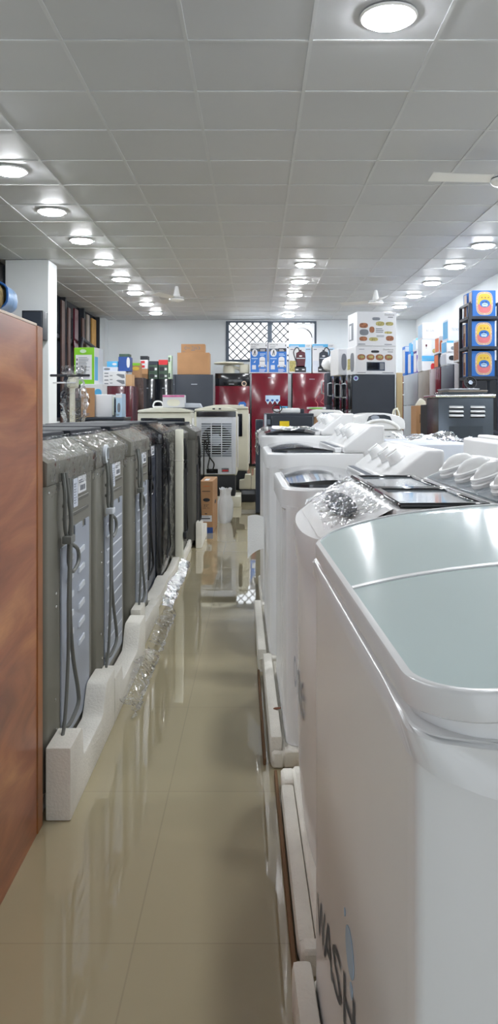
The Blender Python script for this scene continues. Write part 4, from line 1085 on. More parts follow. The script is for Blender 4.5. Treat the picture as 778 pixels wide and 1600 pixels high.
# ---------------------------------------------------------------- refrigerators
def fridge(label, cx, cy, w, d, h, rz, body, door, doors=((0, 1),), handle=None, group=None, deco=None, vertical=False, name='refrigerator'):
    """doors: fractions of the height (or of the width when vertical)"""
    t = thing(name, label, 'fridge', (cx, cy, 0), rz, group)
    MB().box(-w / 2, w / 2, -d / 2 + 0.055, d / 2, 0.012, h, body, 0.006, 1).build('cabinet', t)
    for k, (a, b) in enumerate(doors):
        m = MB()
        dm = door[k] if isinstance(door, (list, tuple)) else door
        if vertical: x0, x1, z0, z1 = -w / 2 + a * w + 0.002, -w / 2 + b * w - 0.002, 0.05, h - 0.004
        else: x0, x1, z0, z1 = -w / 2 + 0.001, w / 2 - 0.001, 0.05 + a * (h - 0.05) + 0.003, 0.05 + b * (h - 0.05) - 0.004
        m.box(x0, x1, -d / 2, -d / 2 + 0.052, z0, z1, dm, 0.006, 2)
        if deco: deco(m, (V3(x0, -d / 2, z0), V3(1, 0, 0), V3(0, 0, 1), V3(0, -1, 0)), x1 - x0, z1 - z0, k)
        do_ = m.build('door', t)
        if handle:
            hx = x0 + 0.06
            MB().tube([(hx, -d / 2, z0 + (z1 - z0) * 0.35), (hx, -d / 2 - 0.045, z0 + (z1 - z0) * 0.37), (hx, -d / 2 - 0.045, z0 + (z1 - z0) * 0.75), (hx, -d / 2, z0 + (z1 - z0) * 0.77)], 0.012, handle, 8).build('handle', do_)
    return t
def fd(kind):
    def f_(m, q, w, h, k):
        q2 = (q[0] + V3(0, -0.0014, 0), *q[1:])
        if kind == 'shield' and k == 0:
            m.poly(q, [(0.66 * w, h - 0.42), (0.70 * w, h - 0.34), (0.84 * w, h - 0.33), (0.90 * w, h - 0.37), (0.89 * w, h - 0.45), (0.80 * w, h - 0.49)], 'blue_print', 0.001); m.rect(q2, 0.72 * w, h - 0.42, 0.84 * w, h - 0.39, 'paper', 0.001); m.oval(q2, 0.82 * w, h - 0.45, 0.03, 0.025, 'orange_print', 0.001)
        if kind == 'shield' and k == 1: m.oval(q, 0.84 * w, 0.045, 0.055, 0.055, 'edge_light', 0.001); m.oval(q2, 0.84 * w, 0.045, 0.035, 0.035, 'ink', 0.001); m.rect(q, 0.4 * w, 0.03, 0.55 * w, 0.04, 'silver', 0.001)
        if kind == 'banner':
            m.rect(q, 0.38 * w, h - 0.59, 0.78 * w, h - 0.47, 'pale_blue', 0.001)
            for j in range(3): m.poly(q, [(0.39 * w + j * 0.13 * w, h - 0.59), (0.50 * w + j * 0.13 * w, h - 0.59), (0.445 * w + j * 0.13 * w, h - 0.66)], 'pale_blue', 0.001); m.oval(q2, (0.44 + 0.13 * j) * w, h - 0.575, 0.03, 0.025, 'blue_deep', 0.001)
            m.rect(q, 0.78 * w, h - 0.83, 0.99 * w, h - 0.70, 'sky_print', 0.001); m.oval(q2, 0.88 * w, h - 0.77, 0.06, 0.05, 'ink', 0.001); m.rect(q, 0.45 * w, h - 0.10, 0.62 * w, h - 0.088, 'silver', 0.001)
        if kind == 'flower':
            m.rect(q, 0.45 * w, h - 0.13, 0.6 * w, h - 0.118, 'silver', 0.001)
            P = [(0.70, 0.40), (0.80, 0.34), (0.84, 0.46), (0.76, 0.55), (0.86, 0.62), (0.78, 0.76), (0.66, 0.74), (0.68, 0.60), (0.62, 0.52), (0.70, 0.40)]
            m.tube(smooth_path([tuple(q[0] + V3(u * w, -0.003, h - v * 1.1)) for u, v in P], 5), 0.0045, 'pink_print', 5)
        if kind == 'badge': m.rect(q, 0.42 * w, h - 0.2, 0.58 * w, h - 0.185, 'silver', 0.001)
    return f_
BR = 'red and burgundy fridges on the far wall'
fy = 16.6
def wallfr(label, p0, p1, pyt, Y, body, door, doors=((0, 1),), deco=None, vertical=False, d=0.65):
    return fridge(label, X((p0 + p1) / 2, Y), Y + d / 2, (p1 - p0) * Y / F, d, Z(pyt, Y), 0, body, door, doors, None, None, deco, vertical)
wallfr('burgundy fridge with dark reflection painted as top band and blue shield sticker', 336, 390, 583, fy, 'black_matte', ['maroon_gloss', 'black_gloss'], ((0, 0.86), (0.86, 1)), fd('shield'))  # black top piece: a dark reflection on the front, put into colour
wallfr('burgundy fridge under the two blue vacuum cartons, white banner sticker', 393, 450, 583, fy, 'black_matte', 'maroon_gloss', ((0, 1),), fd('banner'))
wallfr('burgundy fridge with etched flower, under the two photo-print vacuum cartons', 457, 515, 583, fy, 'black_matte', 'maroon_gloss', ((0, 1),), fd('flower'))
wallfr('wide dark grey fridge under the big plain brown carton', 270, 333, 585, 15.6, 'silver', 'dark_side', ((0, 0.06), (0.06, 1)) , fd('badge'), True)
wallfr('black side-by-side fridge under the stacks of small green cartons', 217, 268, 592, fy, 'black_matte', 'black_gloss', ((0, 0.5), (0.5, 1)), fd('badge'), True)
wallfr('maroon fridge under the clothes iron cartons', 160, 207, 603, 12.5, 'maroon_dark', 'maroon_dark', ((0, 0.75), (0.75, 1)), None, True, 0.6)
wf = wallfr('dark fridge wrapped in crinkled film beside the maroon fridge', 205, 224, 590, 13.3, 'black_matte', 'timber_dark', ((0, 1),), None, False, 0.4)
rng = random.Random(3)
ww = 19 * 13.3 / F
MB().grid(lambda u, v: (-ww / 2 + u * ww, -0.2 - 0.01 - rng.uniform(0, 0.02), 0.6 + v * 1.12), 10, 40, 'film_thick').build('plastic_wrap', wf)
top_f1 = Z(585, 15.6); top_back = Z(583, fy); top_f0 = Z(592, fy)
carton('carton', 'large plain brown carton on the wide dark grey fridge', 'box', 277, 327, 551, top_f1 + 0.001, 15.65, 0.45, 'cardboard')
zt_ = Z(551, 15.65)
carton('carton', 'small printed brown carton on top of the large plain one', 'box', 283, 320, 537.5, zt_ + 0.002, 15.7, 0.3, 'cardboard', d_tala)
carton('vacuum_carton', 'blue and white vacuum carton beside the white fan on the burgundy fridges', 'box', 390.5, 418, 535, top_back + 0.001, 16.62, 0.33, 'paper', d_hitachi, 0, 'vacuum cleaner cartons under the window')
carton('vacuum_carton', 'blue and white vacuum carton below the window mullion', 'box', 419.5, 448.5, 535, top_back + 0.001, 16.62, 0.33, 'paper', d_hitachi, 0, 'vacuum cleaner cartons under the window')
carton('vacuum_carton', 'vacuum carton picturing a maroon drum cleaner', 'box', 451.5, 486.5, 537, top_back + 0.001, 16.62, 0.33, 'paper', d_vacuum('maroon_dark'), 0, 'vacuum cleaner cartons under the window')
carton('vacuum_carton', 'vacuum carton picturing a black drum cleaner', 'box', 488, 522, 537, top_back + 0.001, 16.62, 0.33, 'paper', d_vacuum('dark_side'), 0, 'vacuum cleaner cartons under the window')
# white wall fan lying on the burgundy fridge
wfn = thing('wall_fan', 'cream wall fan lying on the burgundy fridge with the shield sticker', 'fan', (X(362, 16.8), 16.85, top_back + 0.001))
MB().box(0.17, 0.37, -0.09, 0.07, 0, 0.20, 'cream', 0.03, 3).build('base', wfn)
MB().lathe([(0.002, 0.0), (0.12, 0.0), (0.13, 0.06), (0.12, 0.17), (0.03, 0.19), (0.002, 0.19)], 'cream', 20, Matrix.Translation((-0.06, 0, 0))).build('motor', wfn)
MB().tube([(0.0, 0, 0.14), (0.12, 0, 0.12), (0.20, 0, 0.08)], 0.035, 'cream', 10).build('arm', wfn)
MB().lathe([(0.05, 0.191), (0.30, 0.20), (0.33, 0.215), (0.32, 0.235), (0.12, 0.255), (0.002, 0.258)], 'cream', 28, Matrix.Translation((-0.06, 0, 0))).build('guard', wfn)

# stacks of small cartons on the black side-by-side fridge
SG = 'small cartons stacked on the black side-by-side fridge'
def small_stack(p0, p1, levels, Y=16.65):
    z = top_f0 + 0.001
    for hpx, m_, lb, kw in levels:
        hh = hpx * Y / F; w_ = (p1 - p0) * Y / F - 0.004
        mb = MB(); mb.box(-w_ / 2, w_ / 2, -0.13, 0.13, 0, hh - 0.002, m_, 0.003, 1)
        q = faces_of(w_, 0.26, hh)['F']
        if kw: mb.rect(q, 0.08 * w_, 0.2 * hh, 0.6 * w_, 0.75 * hh, kw); mb.rect(q, 0.68 * w_, 0.3 * hh, 0.92 * w_, 0.6 * hh, 'paper')
        mb.build('small_carton', None, (X((p0 + p1) / 2, Y), Y + 0.13, z), 0, lb, 'box', SG)
        z += hh
B_ = ' on the black fridge, stack '
small_stack(219, 231, [(8, 'cardboard_dark', 'brown carton at the bottom of the brown and white stack' , None), (8, 'cardboard', 'brown carton second from bottom in the brown and white stack', None), (7, 'paper', 'white carton with red stripe lower in the brown and white stack', 'red_print'), (7, 'paper', 'white carton with red stripe upper in the brown and white stack', 'red_print'), (6, 'black_matte', 'black carton topping the brown and white stack', None)])
small_stack(232, 246.5, [(10, 'green_dark', 'bottom dark green carton of the stack topped by a black bag', 'black_matte'), (12, 'green_dark', 'upper dark green carton of the stack topped by a black bag', 'black_matte'), (6, 'dark_side', 'dark grey carton topping one dark green stack', None)])
small_stack(247.5, 262, [(10, 'green_dark', 'bottom dark green carton of the stack topped by a red box', 'black_matte'), (12, 'green_dark', 'upper dark green carton of the stack topped by a red box', 'black_matte'), (8, 'red_print', 'small red carton topping a dark green stack', None)])
small_stack(262.5, 268, [(12, 'green_pale', 'bottom pale green carton beside the large plain brown carton', 'green_dark'), (12, 'green_pale', 'middle pale green carton beside the large plain brown carton', None), (13, 'green_pale', 'top pale green carton beside the large plain brown carton', 'green_dark')])
carton('small_carton', 'lime green and yellow carton on the film-wrapped dark fridge', 'box', 206, 218.5, 567, Z(590, 13.3) + 0.001, 13.35, 0.25, 'cardboard', d_gen('green_print', 'yellow_print', (0.5, 0.62, 0.42, 0.12)))

# cartons on the maroon fridge
tm = Z(603, 12.5)
carton('iron_carton', 'white carton picturing two grey clothes irons', 'box', 161, 196, 580, tm + 0.001, 12.55, 0.3, 'paper', d_iron)
z2 = Z(580, 12.55)
carton('carton', 'flat white carton lying on the iron carton', 'box', 160, 184, 573.5, z2 + 0.002, 12.6, 0.25, 'paper_cool', d_gen(None, 'ink_grey', (0.3, 0.5, 0.2, 0.25), lines=False))
carton('carton', 'sky blue carton on the flat white one', 'box', 167, 184, 564.5, Z(573.5, 12.6) + 0.002, 12.62, 0.22, 'sky_print', d_gen(None, 'paper', (0.7, 0.5, 0.2, 0.2), lines=False))
carton('carton', 'deep blue and white carton on the iron carton', 'box', 185, 203, 557.5, z2 + 0.002, 12.6, 0.26, 'blue_deep', d_gen(None, 'paper', (0.85, 0.6, 0.14, 0.36), lines=False))
carton('carton', 'green carton topping the deep blue one', 'box', 186, 202, 553, Z(557.5, 12.6) + 0.002, 12.62, 0.2, 'green_dark')
carton('carton', 'brown carton beside the iron carton', 'box', 196.5, 206.5, 585, tm + 0.001, 12.56, 0.25, 'cardboard_light')

# black cabinets and things on them behind the grey washers
def cabinet(label, p0, p1, pyt, Y, d, m_):
    w = (p1 - p0) * Y / F; h = Z(pyt, Y)
    t = thing('display_cabinet', label, 'cabinet', (X((p0 + p1) / 2, Y), Y + d / 2, 0))
    MB().box(-w / 2, w / 2, -d / 2 + 0.02, d / 2, 0, h - 0.03, m_, 0.004, 1).build('body', t)
    MB().box(-w / 2 - 0.01, w / 2 + 0.01, -d / 2, d / 2, h - 0.029, h, 'dark_side', 0.004, 1).build('top', t)
    for s_ in (-1, 1):
        do_ = MB().box(s_ * w / 4 - w / 4 + 0.004, s_ * w / 4 + w / 4 - 0.004, -d / 2, -d / 2 + 0.019, 0.05, h - 0.035, 'black_gloss', 0.003, 1).build('door', t)
        MB().box(s_ * 0.03 - 0.008, s_ * 0.03 + 0.008, -d / 2 - 0.014, -d / 2, h * 0.6, h * 0.75, 'silver', 0.003, 1).build('handle', do_)
    return h
h1 = cabinet('black cabinet carrying the tilted carton and the white oven', 124, 192, 652, 8.5, 0.5, 'black_matte')
h2 = cabinet('taller black cabinet under the white and green cartons', 118, 163, 622, 9.4, 0.5, 'black_matte')
carton('carton', 'brown carton tilted askew beside the white oven', 'box', 127, 144, 606, h1 + 0.001, 8.55, 0.12, 'cardboard', d_gen(None, 'cardboard_dark', (0.4, 0.55, 0.15, 0.1), lines=True), 0.5)
ov = thing('toaster_oven', 'white countertop oven with cream door on the black cabinet', 'oven', (X(163, 8.7), 8.75, h1 + 0.001))
MB().box(-0.105, 0.10, -0.12, 0.12, 0, 0.25, 'paper', 0.01, 2).build('body', ov)
dd = MB().box(0.10, 0.116, -0.11, 0.11, 0.02, 0.23, 'cream', 0.005, 1).build('door', ov)
MB().box(0.1161, 0.1175, -0.06, 0.08, 0.05, 0.2, 'dark_glass').build('window', dd)
MB().tube([(0.116, -0.08, 0.215), (0.135, -0.08, 0.215), (0.135, 0.08, 0.215), (0.116, 0.08, 0.215)], 0.006, 'silver', 6).build('handle', dd)
carton('carton', 'pale blue carton beside the white oven on the black cabinet', 'box', 181, 190.5, 615, h1 + 0.001, 8.6, 0.25, 'pale_blue', d_gen('paper', 'ink_grey', (0.5, 0.4, 0.25, 0.2)))
carton('carton', 'white carton under the tall green and white carton', 'box', 126, 160, 600, h2 + 0.001, 9.43, 0.3, 'paper', d_gen(None, 'sky_print', (0.8, 0.35, 0.16, 0.3), lines=False))
carton('carton', 'tall lime green and white carton with printed list', 'box', 118, 151, 543, Z(600, 9.43) + 0.002, 9.5, 0.3, 'green_print', d_green, -0.16)

# pedestal stand in plastic
ps = thing('pedestal_fan', 'cream pedestal fan shrouded in clear plastic beside the pillar', 'fan', (X(113, 7.5), 7.5, 0))
MB().lathe([(0.002, 0), (0.2, 0), (0.2, 0.015), (0.05, 0.04), (0.03, 0.05), (0.002, 0.05)], 'cream').build('base', ps)
MB().cyl((0, 0, 0.05), (0, 0, 1.40), 0.026, 'cream').build('pole', ps)
MB().box(-0.045, 0.045, -0.05, 0.10, 1.40, 1.52, 'cream', 0.025, 3).build('head', ps)
b = MB(); b.box(-0.20, 0.18, -0.062, -0.045, 1.505, 1.53, 'black_matte', 0.006, 1); b.build('blade', ps)
b = MB(); b.box(-0.17, 0.05, -0.075, -0.062, 1.44, 1.455, 'paper', 0.004, 1); b.build('blade', ps)
rng = random.Random(9)
def shroud(u, v):
    a = 2 * PI * u; r = 0.075 + 0.05 * math.sin(PI * min(1, v * 1.05)) ** 2 + (0.03 if v > 0.9 else 0) + rng.uniform(-0.012, 0.02)
    return (0.02 + r * math.cos(a), r * math.sin(a), 0.95 + v * 0.66)
MB().grid(shroud, 18, 22, 'film_thick').build('plastic_wrap', ps)

# speaker on the pillar
sp = thing('wall_speaker', 'black box speaker fixed to the white pillar above the wardrobe', 'speaker', (X(50.5, 10.3), 10.42, Z(530, 10.3)))
MB().box(-0.14, 0.14, -0.12, 0.125, 0, 0.38, 'black_matte', 0.01, 2).build('housing', sp)
MB().box(-0.125, 0.125, -0.128, -0.1205, 0.02, 0.36, 'dark_side', 0.004, 1).build('grille', sp)

# boards leaning along the dark glazing
for i, (yy, wd_, m_, h_, lb) in enumerate(((13.75, 0.22, 'timber_dark', 3.12, 'dark brown board nearest the pillar, against the dark glazing'), (14.2, 0.16, 'timber_dark', 3.05, 'dark brown board second from the pillar, against the dark glazing'), (14.75, 0.3, 'maroon_dark', 3.1, 'wide reddish board third from the pillar, against the dark glazing'), (15.35, 0.2, 'timber_dark', 3.0, 'dark brown board fourth from the pillar, against the dark glazing'), (15.8, 0.22, 'taupe', 3.12, 'pale narrow board next to the amber panel'), (16.35, 0.42, 'timber_amber', 3.1, 'amber yellow panel against the dark glazing by the corner'))):
    MB().box(-0.015, 0.015, -wd_ / 2, wd_ / 2, 0, h_, m_, 0.003, 1).build('wooden_board', None, (-3.405, yy, 0), 0, lb, 'board', 'boards against the dark glazing')
pp = MB(); pp.tube([(0, 0, 0.03), (0, 1.6, 2.55), (0, 1.6, 2.55), (0, 3.4, 2.42)], 0.035, 'black_matte', 8)
pp.build('black_pole', None, (-3.30, 13.2, 0), 0, 'bent black pole slanting across the boards by the glazing', 'pole')

# ---------------------------------------------------------------- air coolers
def cooler(label, p0, p1, Y, d, ztop, body, tank, group, grille_on=True, side_vents=True):
    w = (p1 - p0) * Y / F
    t = thing('air_cooler', label, 'air cooler', (X((p0 + p1) / 2, Y), Y + d / 2, 0.13), 0, group)
    zt = ztop - 0.13; tz = 0.25
    MB().box(-w / 2 + 0.02, w / 2 - 0.02, -d / 2 + 0.015, d / 2 - 0.015, 0.0, tz, 'black_matte', 0.012, 2).build('tank', t)
    b = MB(); b.box(-w / 2, w / 2, -d / 2 + 0.03, d / 2, tz + 0.001, zt - 0.055, body, 0.03, 4); b.build('housing', t)
    tp = MB(); tp.prism([(-w / 2 + 0.002, zt - 0.054), (w / 2 - 0.002, zt - 0.054), (w / 2 - 0.01, zt - 0.03), (w / 4, zt - 0.004), (0, zt), (-w / 4, zt - 0.004), (-w / 2 + 0.01, zt - 0.03)], 'y', -d / 2 + 0.005, d / 2, body, 0.008, 2); tp.build('top_cover', t)
    if grille_on:
        fr = MB(); y = -d / 2 + 0.012
        x0, x1, z0, z1 = -w / 2 + 0.085, w / 2 - 0.06, zt - 0.62, zt - 0.20
        # front plate around the fan opening
        fr.box(-w / 2 + 0.03, x0, y, y + 0.017, tz + 0.02, zt - 0.06, 'cooler_white', 0.003, 1).box(x1, w / 2 - 0.012, y, y + 0.017, tz + 0.02, zt - 0.06, 'cooler_white', 0.003, 1)
        fr.box(x0, x1, y, y + 0.017, tz + 0.02, z0, 'cooler_white').box(x0, x1, y, y + 0.017, z1, zt - 0.06, 'cooler_white')
        fr.box(-w / 2 + 0.03, w / 2 - 0.012, y - 0.012, y - 0.0005, zt - 0.125, zt - 0.062, 'black_gloss', 0.004, 1)
        fr.box(-0.11, 0.03, y - 0.004, y - 0.0005, tz + 0.03, tz + 0.085, 'black_gloss', 0.002, 1)
        fr.box(0.075, 0.165, y - 0.003, y - 0.0005, tz + 0.045, tz + 0.095, 'ink_grey').box(0.085, 0.155, y - 0.004, y - 0.0031, tz + 0.055, tz + 0.075, 'red_print')
        for xx in (-0.035, 0.04): fr.box(xx, xx + 0.03, y - 0.013, y - 0.0005, zt - 0.035, zt - 0.018, 'black_matte')
        fr.build('front_panel', t)
        MB().box(x0, x1, y + 0.0175, y + 0.0177 + 0.0005, z0, z1, 'panel_grey').build('backing', t)
        cx, cz = (x0 + x1) / 2, (z0 + z1) / 2
        T = Matrix.Translation((cx, y + 0.0172, cz)) @ Matrix.Rotation(PI / 2, 4, 'X')
        MB().lathe([(0.002, 0.0), (0.185, 0.0), (0.185, 0.003), (0.002, 0.003)], 'black_gloss', 32, T).build('fan_opening', t)
        bl = MB()
        for k in range(5):
            a = 2 * PI * k / 5 + 0.3
            bl.prism([(cx + 0.05 * math.cos(a - 0.4), cz + 0.05 * math.sin(a - 0.4)), (cx + 0.165 * math.cos(a - 0.3), cz + 0.165 * math.sin(a - 0.3)), (cx + 0.175 * math.cos(a + 0.1), cz + 0.175 * math.sin(a + 0.1)), (cx + 0.05 * math.cos(a + 0.4), cz + 0.05 * math.sin(a + 0.4))], 'y', y + 0.011, y + 0.013, 'smoke')
        bl.build('fan_blades', t)
        gm = MB()
        gm.lathe([(0.002, 0.0), (0.07, 0.0), (0.072, 0.004), (0.05, 0.008), (0.002, 0.009)], 'panel_grey', 24, Matrix.Translation((cx - 0.01, y + 0.006, cz)) @ Matrix.Rotation(PI / 2, 4, 'X'))
        n = 15
        for k in range(n + 1):
            zz = z0 + (z1 - z0) * k / n
            gm.box(x0, x1, y - 0.003, y + 0.004, zz - 0.0045, zz + 0.0045, 'cooler_white')
        for k in range(4):
            xx = x0 + (x1 - x0) * k / 3
            gm.box(xx - 0.006, xx + 0.006, y - 0.004, y + 0.005, z0, z1, 'cooler_white')
        gm.build('grille', t)
    else:
        fr = MB(); y = -d / 2 + 0.02
        fr.box(-w / 2 + 0.04, w / 2 - 0.08, y, y + 0.012, zt - 0.42, zt - 0.12, 'black_gloss', 0.01, 2); fr.box(-w / 2 + 0.06, w / 2 - 0.1, y - 0.004, y - 0.0005, zt - 0.40, zt - 0.14, 'dark_glass', 0.006, 2)
        fr.build('front_grille', t)
    if side_vents:
        sv = MB()
        for k in range(26): sv.box(w / 2, w / 2 + 0.006, -d / 2 + 0.10, d / 2 - 0.06, tz + 0.12 + k * 0.024, tz + 0.132 + k * 0.024, body)
        for yy in (-d / 2 + 0.06, -d / 2 + 0.09): sv.box(w / 2 + 0.0005, w / 2 + 0.018, yy, yy + 0.012, tz + 0.10, zt - 0.12, 'bright_plastic', 0.004, 1)
        sv.build('side_louvres', t)
    return t
AG = 'air coolers at the aisle end'
wcool = cooler('white air cooler with round fan behind a square front grille', 303, 370, 9.6, 0.48, 1.232, 'cream', 'black', AG)
cooler('cream air cooler standing behind the white one with the grille', 318, 388, 10.3, 0.5, 1.262, 'cream', 'black', AG, False)
cooler('beige air cooler with wide dark slot behind the grey washers', 214, 299, 9.0, 0.45, 1.217, 'cream', 'black', AG, False)
for lb, p0, p1, Y, d in (('cream foam tray under the white air cooler with the grille', 302, 376, 9.585, 0.51), ('cream foam tray under the cream air cooler at the back', 317, 389, 10.285, 0.53), ('cream foam tray under the beige air cooler with wide slot', 213, 300, 8.985, 0.48)):
    w = (p1 - p0) * Y / F
    m = MB(); m.box(-w / 2, w / 2, -d / 2, d / 2, 0, 0.129, 'cream', 0.012, 2); m.build('foam_tray', None, (X((p0 + p1) / 2, Y), Y + d / 2, 0), 0, lb, 'foam packing')
cb = MB(); cb.tube(smooth_path([(0.0, 0, 0.72), (0.02, -0.01, 0.60), (-0.01, -0.015, 0.50), (0.04, -0.015, 0.40), (0.085, -0.012, 0.33), (0.06, -0.01, 0.25), (0.01, -0.01, 0.28), (0.03, -0.012, 0.42), (0.0, -0.012, 0.55), (-0.03, -0.012, 0.62), (-0.04, -0.01, 0.40), (-0.04, -0.01, 0.02)], 7), 0.0075, 'cord_black')
cb.build('power_cord', wcool, (-0.10, -0.262, 0.07))
carton('carton', 'pink and white printed carton on the beige air cooler', 'box', 254, 288, 617, 1.2195, 9.12, 0.2, 'paper', d_gen('magenta_print', 'cream', (0.5, 0.38, 0.3, 0.28), None, False))
hd = MB(); hd.tube(smooth_path([(-0.06, 0, 0.01), (-0.045, 0, 0.06), (0, 0, 0.075), (0.045, 0, 0.06), (0.06, 0, 0.01)], 5), 0.009, 'bright_plastic')
hd.tube([(-0.06, 0, 0.009), (0.06, 0, 0.009)], 0.009, 'bright_plastic')
hd.build('white_hose', None, (X(247, 9.2), 9.2, 1.2185), 0, 'looped white hose beside the pink carton', 'hose')
tr = MB(); tr.prism([(-0.10, 0), (0.11, 0), (0.085, 0.05), (-0.10, 0.055)], 'y', -0.1, 0.1, 'paper_cool', 0.008, 2)
tr.build('plastic_tray', None, (X(296, 9.3) + 0.045, 9.3, 1.2185), 0, 'pale plastic tray beside the pink carton on the beige air cooler', 'tray')

# television carton, sack, crate and foam at the aisle end
carton('television_carton', 'tall narrow brown television carton standing on the floor', 'box', 313, 334, 752, 0.0, 7.54, 0.55, 'cardboard', d_tv, -0.03)
sk = MB(); rng = random.Random(4)
def sackf(u, v):
    a = 2 * PI * u; r = (0.075 + 0.022 * math.sin(3 * a + 2 * v)) * (1.0 if v < 0.6 else 1 - 1.15 * (v - 0.6) if v < 0.85 else 0.72 + 1.2 * (v - 0.85)) * (0.9 + 0.1 * min(1, v * 8))
    return (r * math.cos(a) * (1.0 + 0.1 * math.sin(5 * v)) + 0.02 * v, r * math.sin(a) * 0.8, 0.36 * v + 0.012 * math.sin(4 * a) * (v > 0.8))
sk.grid(sackf, 22, 16, 'sack'); sk.add([sackf(k / 22, 0) for k in range(22)], [tuple(range(22))], 'sack')
sk.build('sack', None, (X(348, 8.2), 8.25, 0.0), 0, 'tied white woven sack standing behind the television carton', 'sack')
cr = MB(); cr.box(-0.115, 0.115, -0.09, 0.09, 0, 0.165, 'black_matte', 0.01, 2); cr.box(-0.10, 0.10, -0.092, -0.0905, 0.10, 0.15, 'black_gloss')
cr.build('black_crate', None, (X(389, 10.1), 10.19, 0), 0, 'low black crate on the floor at the aisle end', 'crate')
for dx, w_, h_, z_, lb in ((-0.05, 0.15, 0.19, 0.166, 'cream foam block with notches lying on the low black crate'), (0.065, 0.075, 0.26, 0.166, 'taller cream foam corner piece standing on the low black crate')):
    b = MB(); b.prism([(-w_ / 2, 0), (w_ / 2, 0), (w_ / 2, h_), (0, h_), (-0.01, h_ * 0.66), (-w_ / 2, h_ * 0.6)], 'y', -0.08, 0.08, 'cream', 0.008, 2)
    b.build('foam_block', None, (X(389, 10.1) + dx * 1.02, 10.19, z_), 0, lb, 'foam packing')

# ---------------------------------------------------------------- black fridge and its neighbours at the end of the twin tub row
mf = thing('small_refrigerator', 'black under-counter fridge with a square yellow sticker', 'fridge', (X(452, 8.2), 8.5, 0))
w = 78 * 8.2 / F; h = Z(646, 8.2)
MB().box(-w / 2, w / 2, -0.24, 0.28, 0.01, h, 'dark_side', 0.006, 1).build('cabinet', mf)
dm = MB(); dm.box(-w / 2 + 0.075, w / 2 - 0.012, -0.275, -0.242, 0.03, h - 0.03, 'dark_side', 0.005, 1); q = (V3(-w / 2, -0.275, 0), V3(1, 0, 0), V3(0, 0, 1), V3(0, -1, 0))
dm.rect(q, X(437, 8.2) - X(413, 8.2), Z(674, 8.2), X(452, 8.2) - X(413, 8.2), Z(658, 8.2), 'yellow_sticker'); dm.build('door', mf)
sd = MB(); sd.box(-w / 2, -w / 2 + 0.022, -0.28, -0.2405, 0.02, h - 0.01, 'silver', 0.003, 1)
for k in range(5): sd.box(-w / 2 + 0.028, -w / 2 + 0.068, -0.262, -0.2405, h - 0.12 - k * 0.075, h - 0.06 - k * 0.075, 'steel', 0.003, 1)
sd.build('side_trim', mf)
sb = thing('slim_refrigerator', 'slim black fridge edge beyond the small fridge with yellow sticker', 'fridge', (X(406, 8.9), 9.1, 0))
MB().box(-0.05, 0.04, -0.15, 0.2, 0, Z(656, 8.9), 'black_matte', 0.005, 1).build('cabinet', sb)
MB().box(-0.05, 0.04, -0.185, -0.1505, 0.02, Z(656, 8.9) - 0.01, 'navy_steel', 0.005, 1).build('door', sb)
gd = thing('white_appliance', 'white folded appliance with black coiled cord on the small fridge', 'appliance', (X(452, 8.35), 8.45, h + 0.001))
MB().box(-0.10, 0.12, -0.08, 0.08, 0.0, 0.055, 'bright_plastic', 0.02, 3).build('body', gd)
MB().box(-0.17, -0.105, -0.06, 0.06, 0, 0.045, 'bright_plastic', 0.015, 3).build('handle', gd)
MB().box(0.121, 0.16, -0.07, 0.07, 0, 0.048, 'dark_side', 0.006, 2).build('tray', gd)
MB().tube([(-0.13 + 0.05 * math.cos(a), -0.085 - 0.004 * a, 0.052 + 0.04 * math.sin(a)) for a in [k * 0.35 for k in range(30)]], 0.006, 'cord_black', 6).build('cord', gd)
ck = carton('carton', 'brown carton beside the small fridge, white lid on top', 'box', 493, 541, 652, 0.0, 8.9, 0.45, 'cardboard')
hl = Z(652, 8.9)
wl_ = MB(); wl_.prism([(-0.21, 0), (0.18, 0), (0.175, 0.045), (0.13, 0.08), (-0.15, 0.09), (-0.205, 0.07)], 'y', -0.17, 0.17, 'bright_plastic', 0.02, 3); wl_.box(-0.08, 0.06, -0.172, -0.1705, 0.025, 0.055, 'panel_grey', 0.0)
wl_.build('washer_lid', None, (X(514, 8.9), 9.1, hl + 0.001), 0, 'white moulded lid lying on the brown carton by the small fridge', 'lid')
carton('carton', 'white and lime carton on the white moulded lid', 'box', 481, 509, 636, hl + 0.0925, 9.0, 0.2, 'paper', d_gen(None, 'green_print', (0.45, 0.45, 0.4, 0.3), lines=False))
# curved white washer
tw = thing('curved_washer', 'white top-loading washer with rounded top and dark display', 'washing machine', (X(591, 6.3), 6.6, 0))
w = 87 * 6.3 / F; h = Z(645, 6.3)
MB().box(-w / 2 + 0.01, w / 2 - 0.01, -0.25, 0.27, 0.02, h - 0.135, 'white_plastic', 0.025, 3).build('body', tw)
tp = MB()
arc = [(-w / 2, h - 0.134), (w / 2, h - 0.134), (w / 2, h - 0.09)] + [(w / 2 * math.cos(a), h - 0.09 + 0.09 * math.sin(a) ** 0.8) for a in [k * PI / 16 for k in range(1, 16)]] + [(-w / 2, h - 0.09)]
tp.prism(arc, 'y', -0.27, 0.28, 'white_plastic', 0.012, 2); tp.build('top_cover', tw)
q = (V3(-w / 2, -0.27, h - 0.134), V3(1, 0, 0), V3(0, 0, 1), V3(0, -1, 0))
dp = MB(); dp.poly(q, [(0.30 * w, 0.065), (0.76 * w, 0.065), (0.72 * w, 0.105), (0.62 * w, 0.118), (0.42 * w, 0.118), (0.34 * w, 0.105)], 'smoke', 0.006); dp.oval((q[0] + V3(0, -0.006, 0), *q[1:]), 0.45 * w, 0.095, 0.035, 0.018, 'panel_grey', 0.003); dp.build('display', tw)
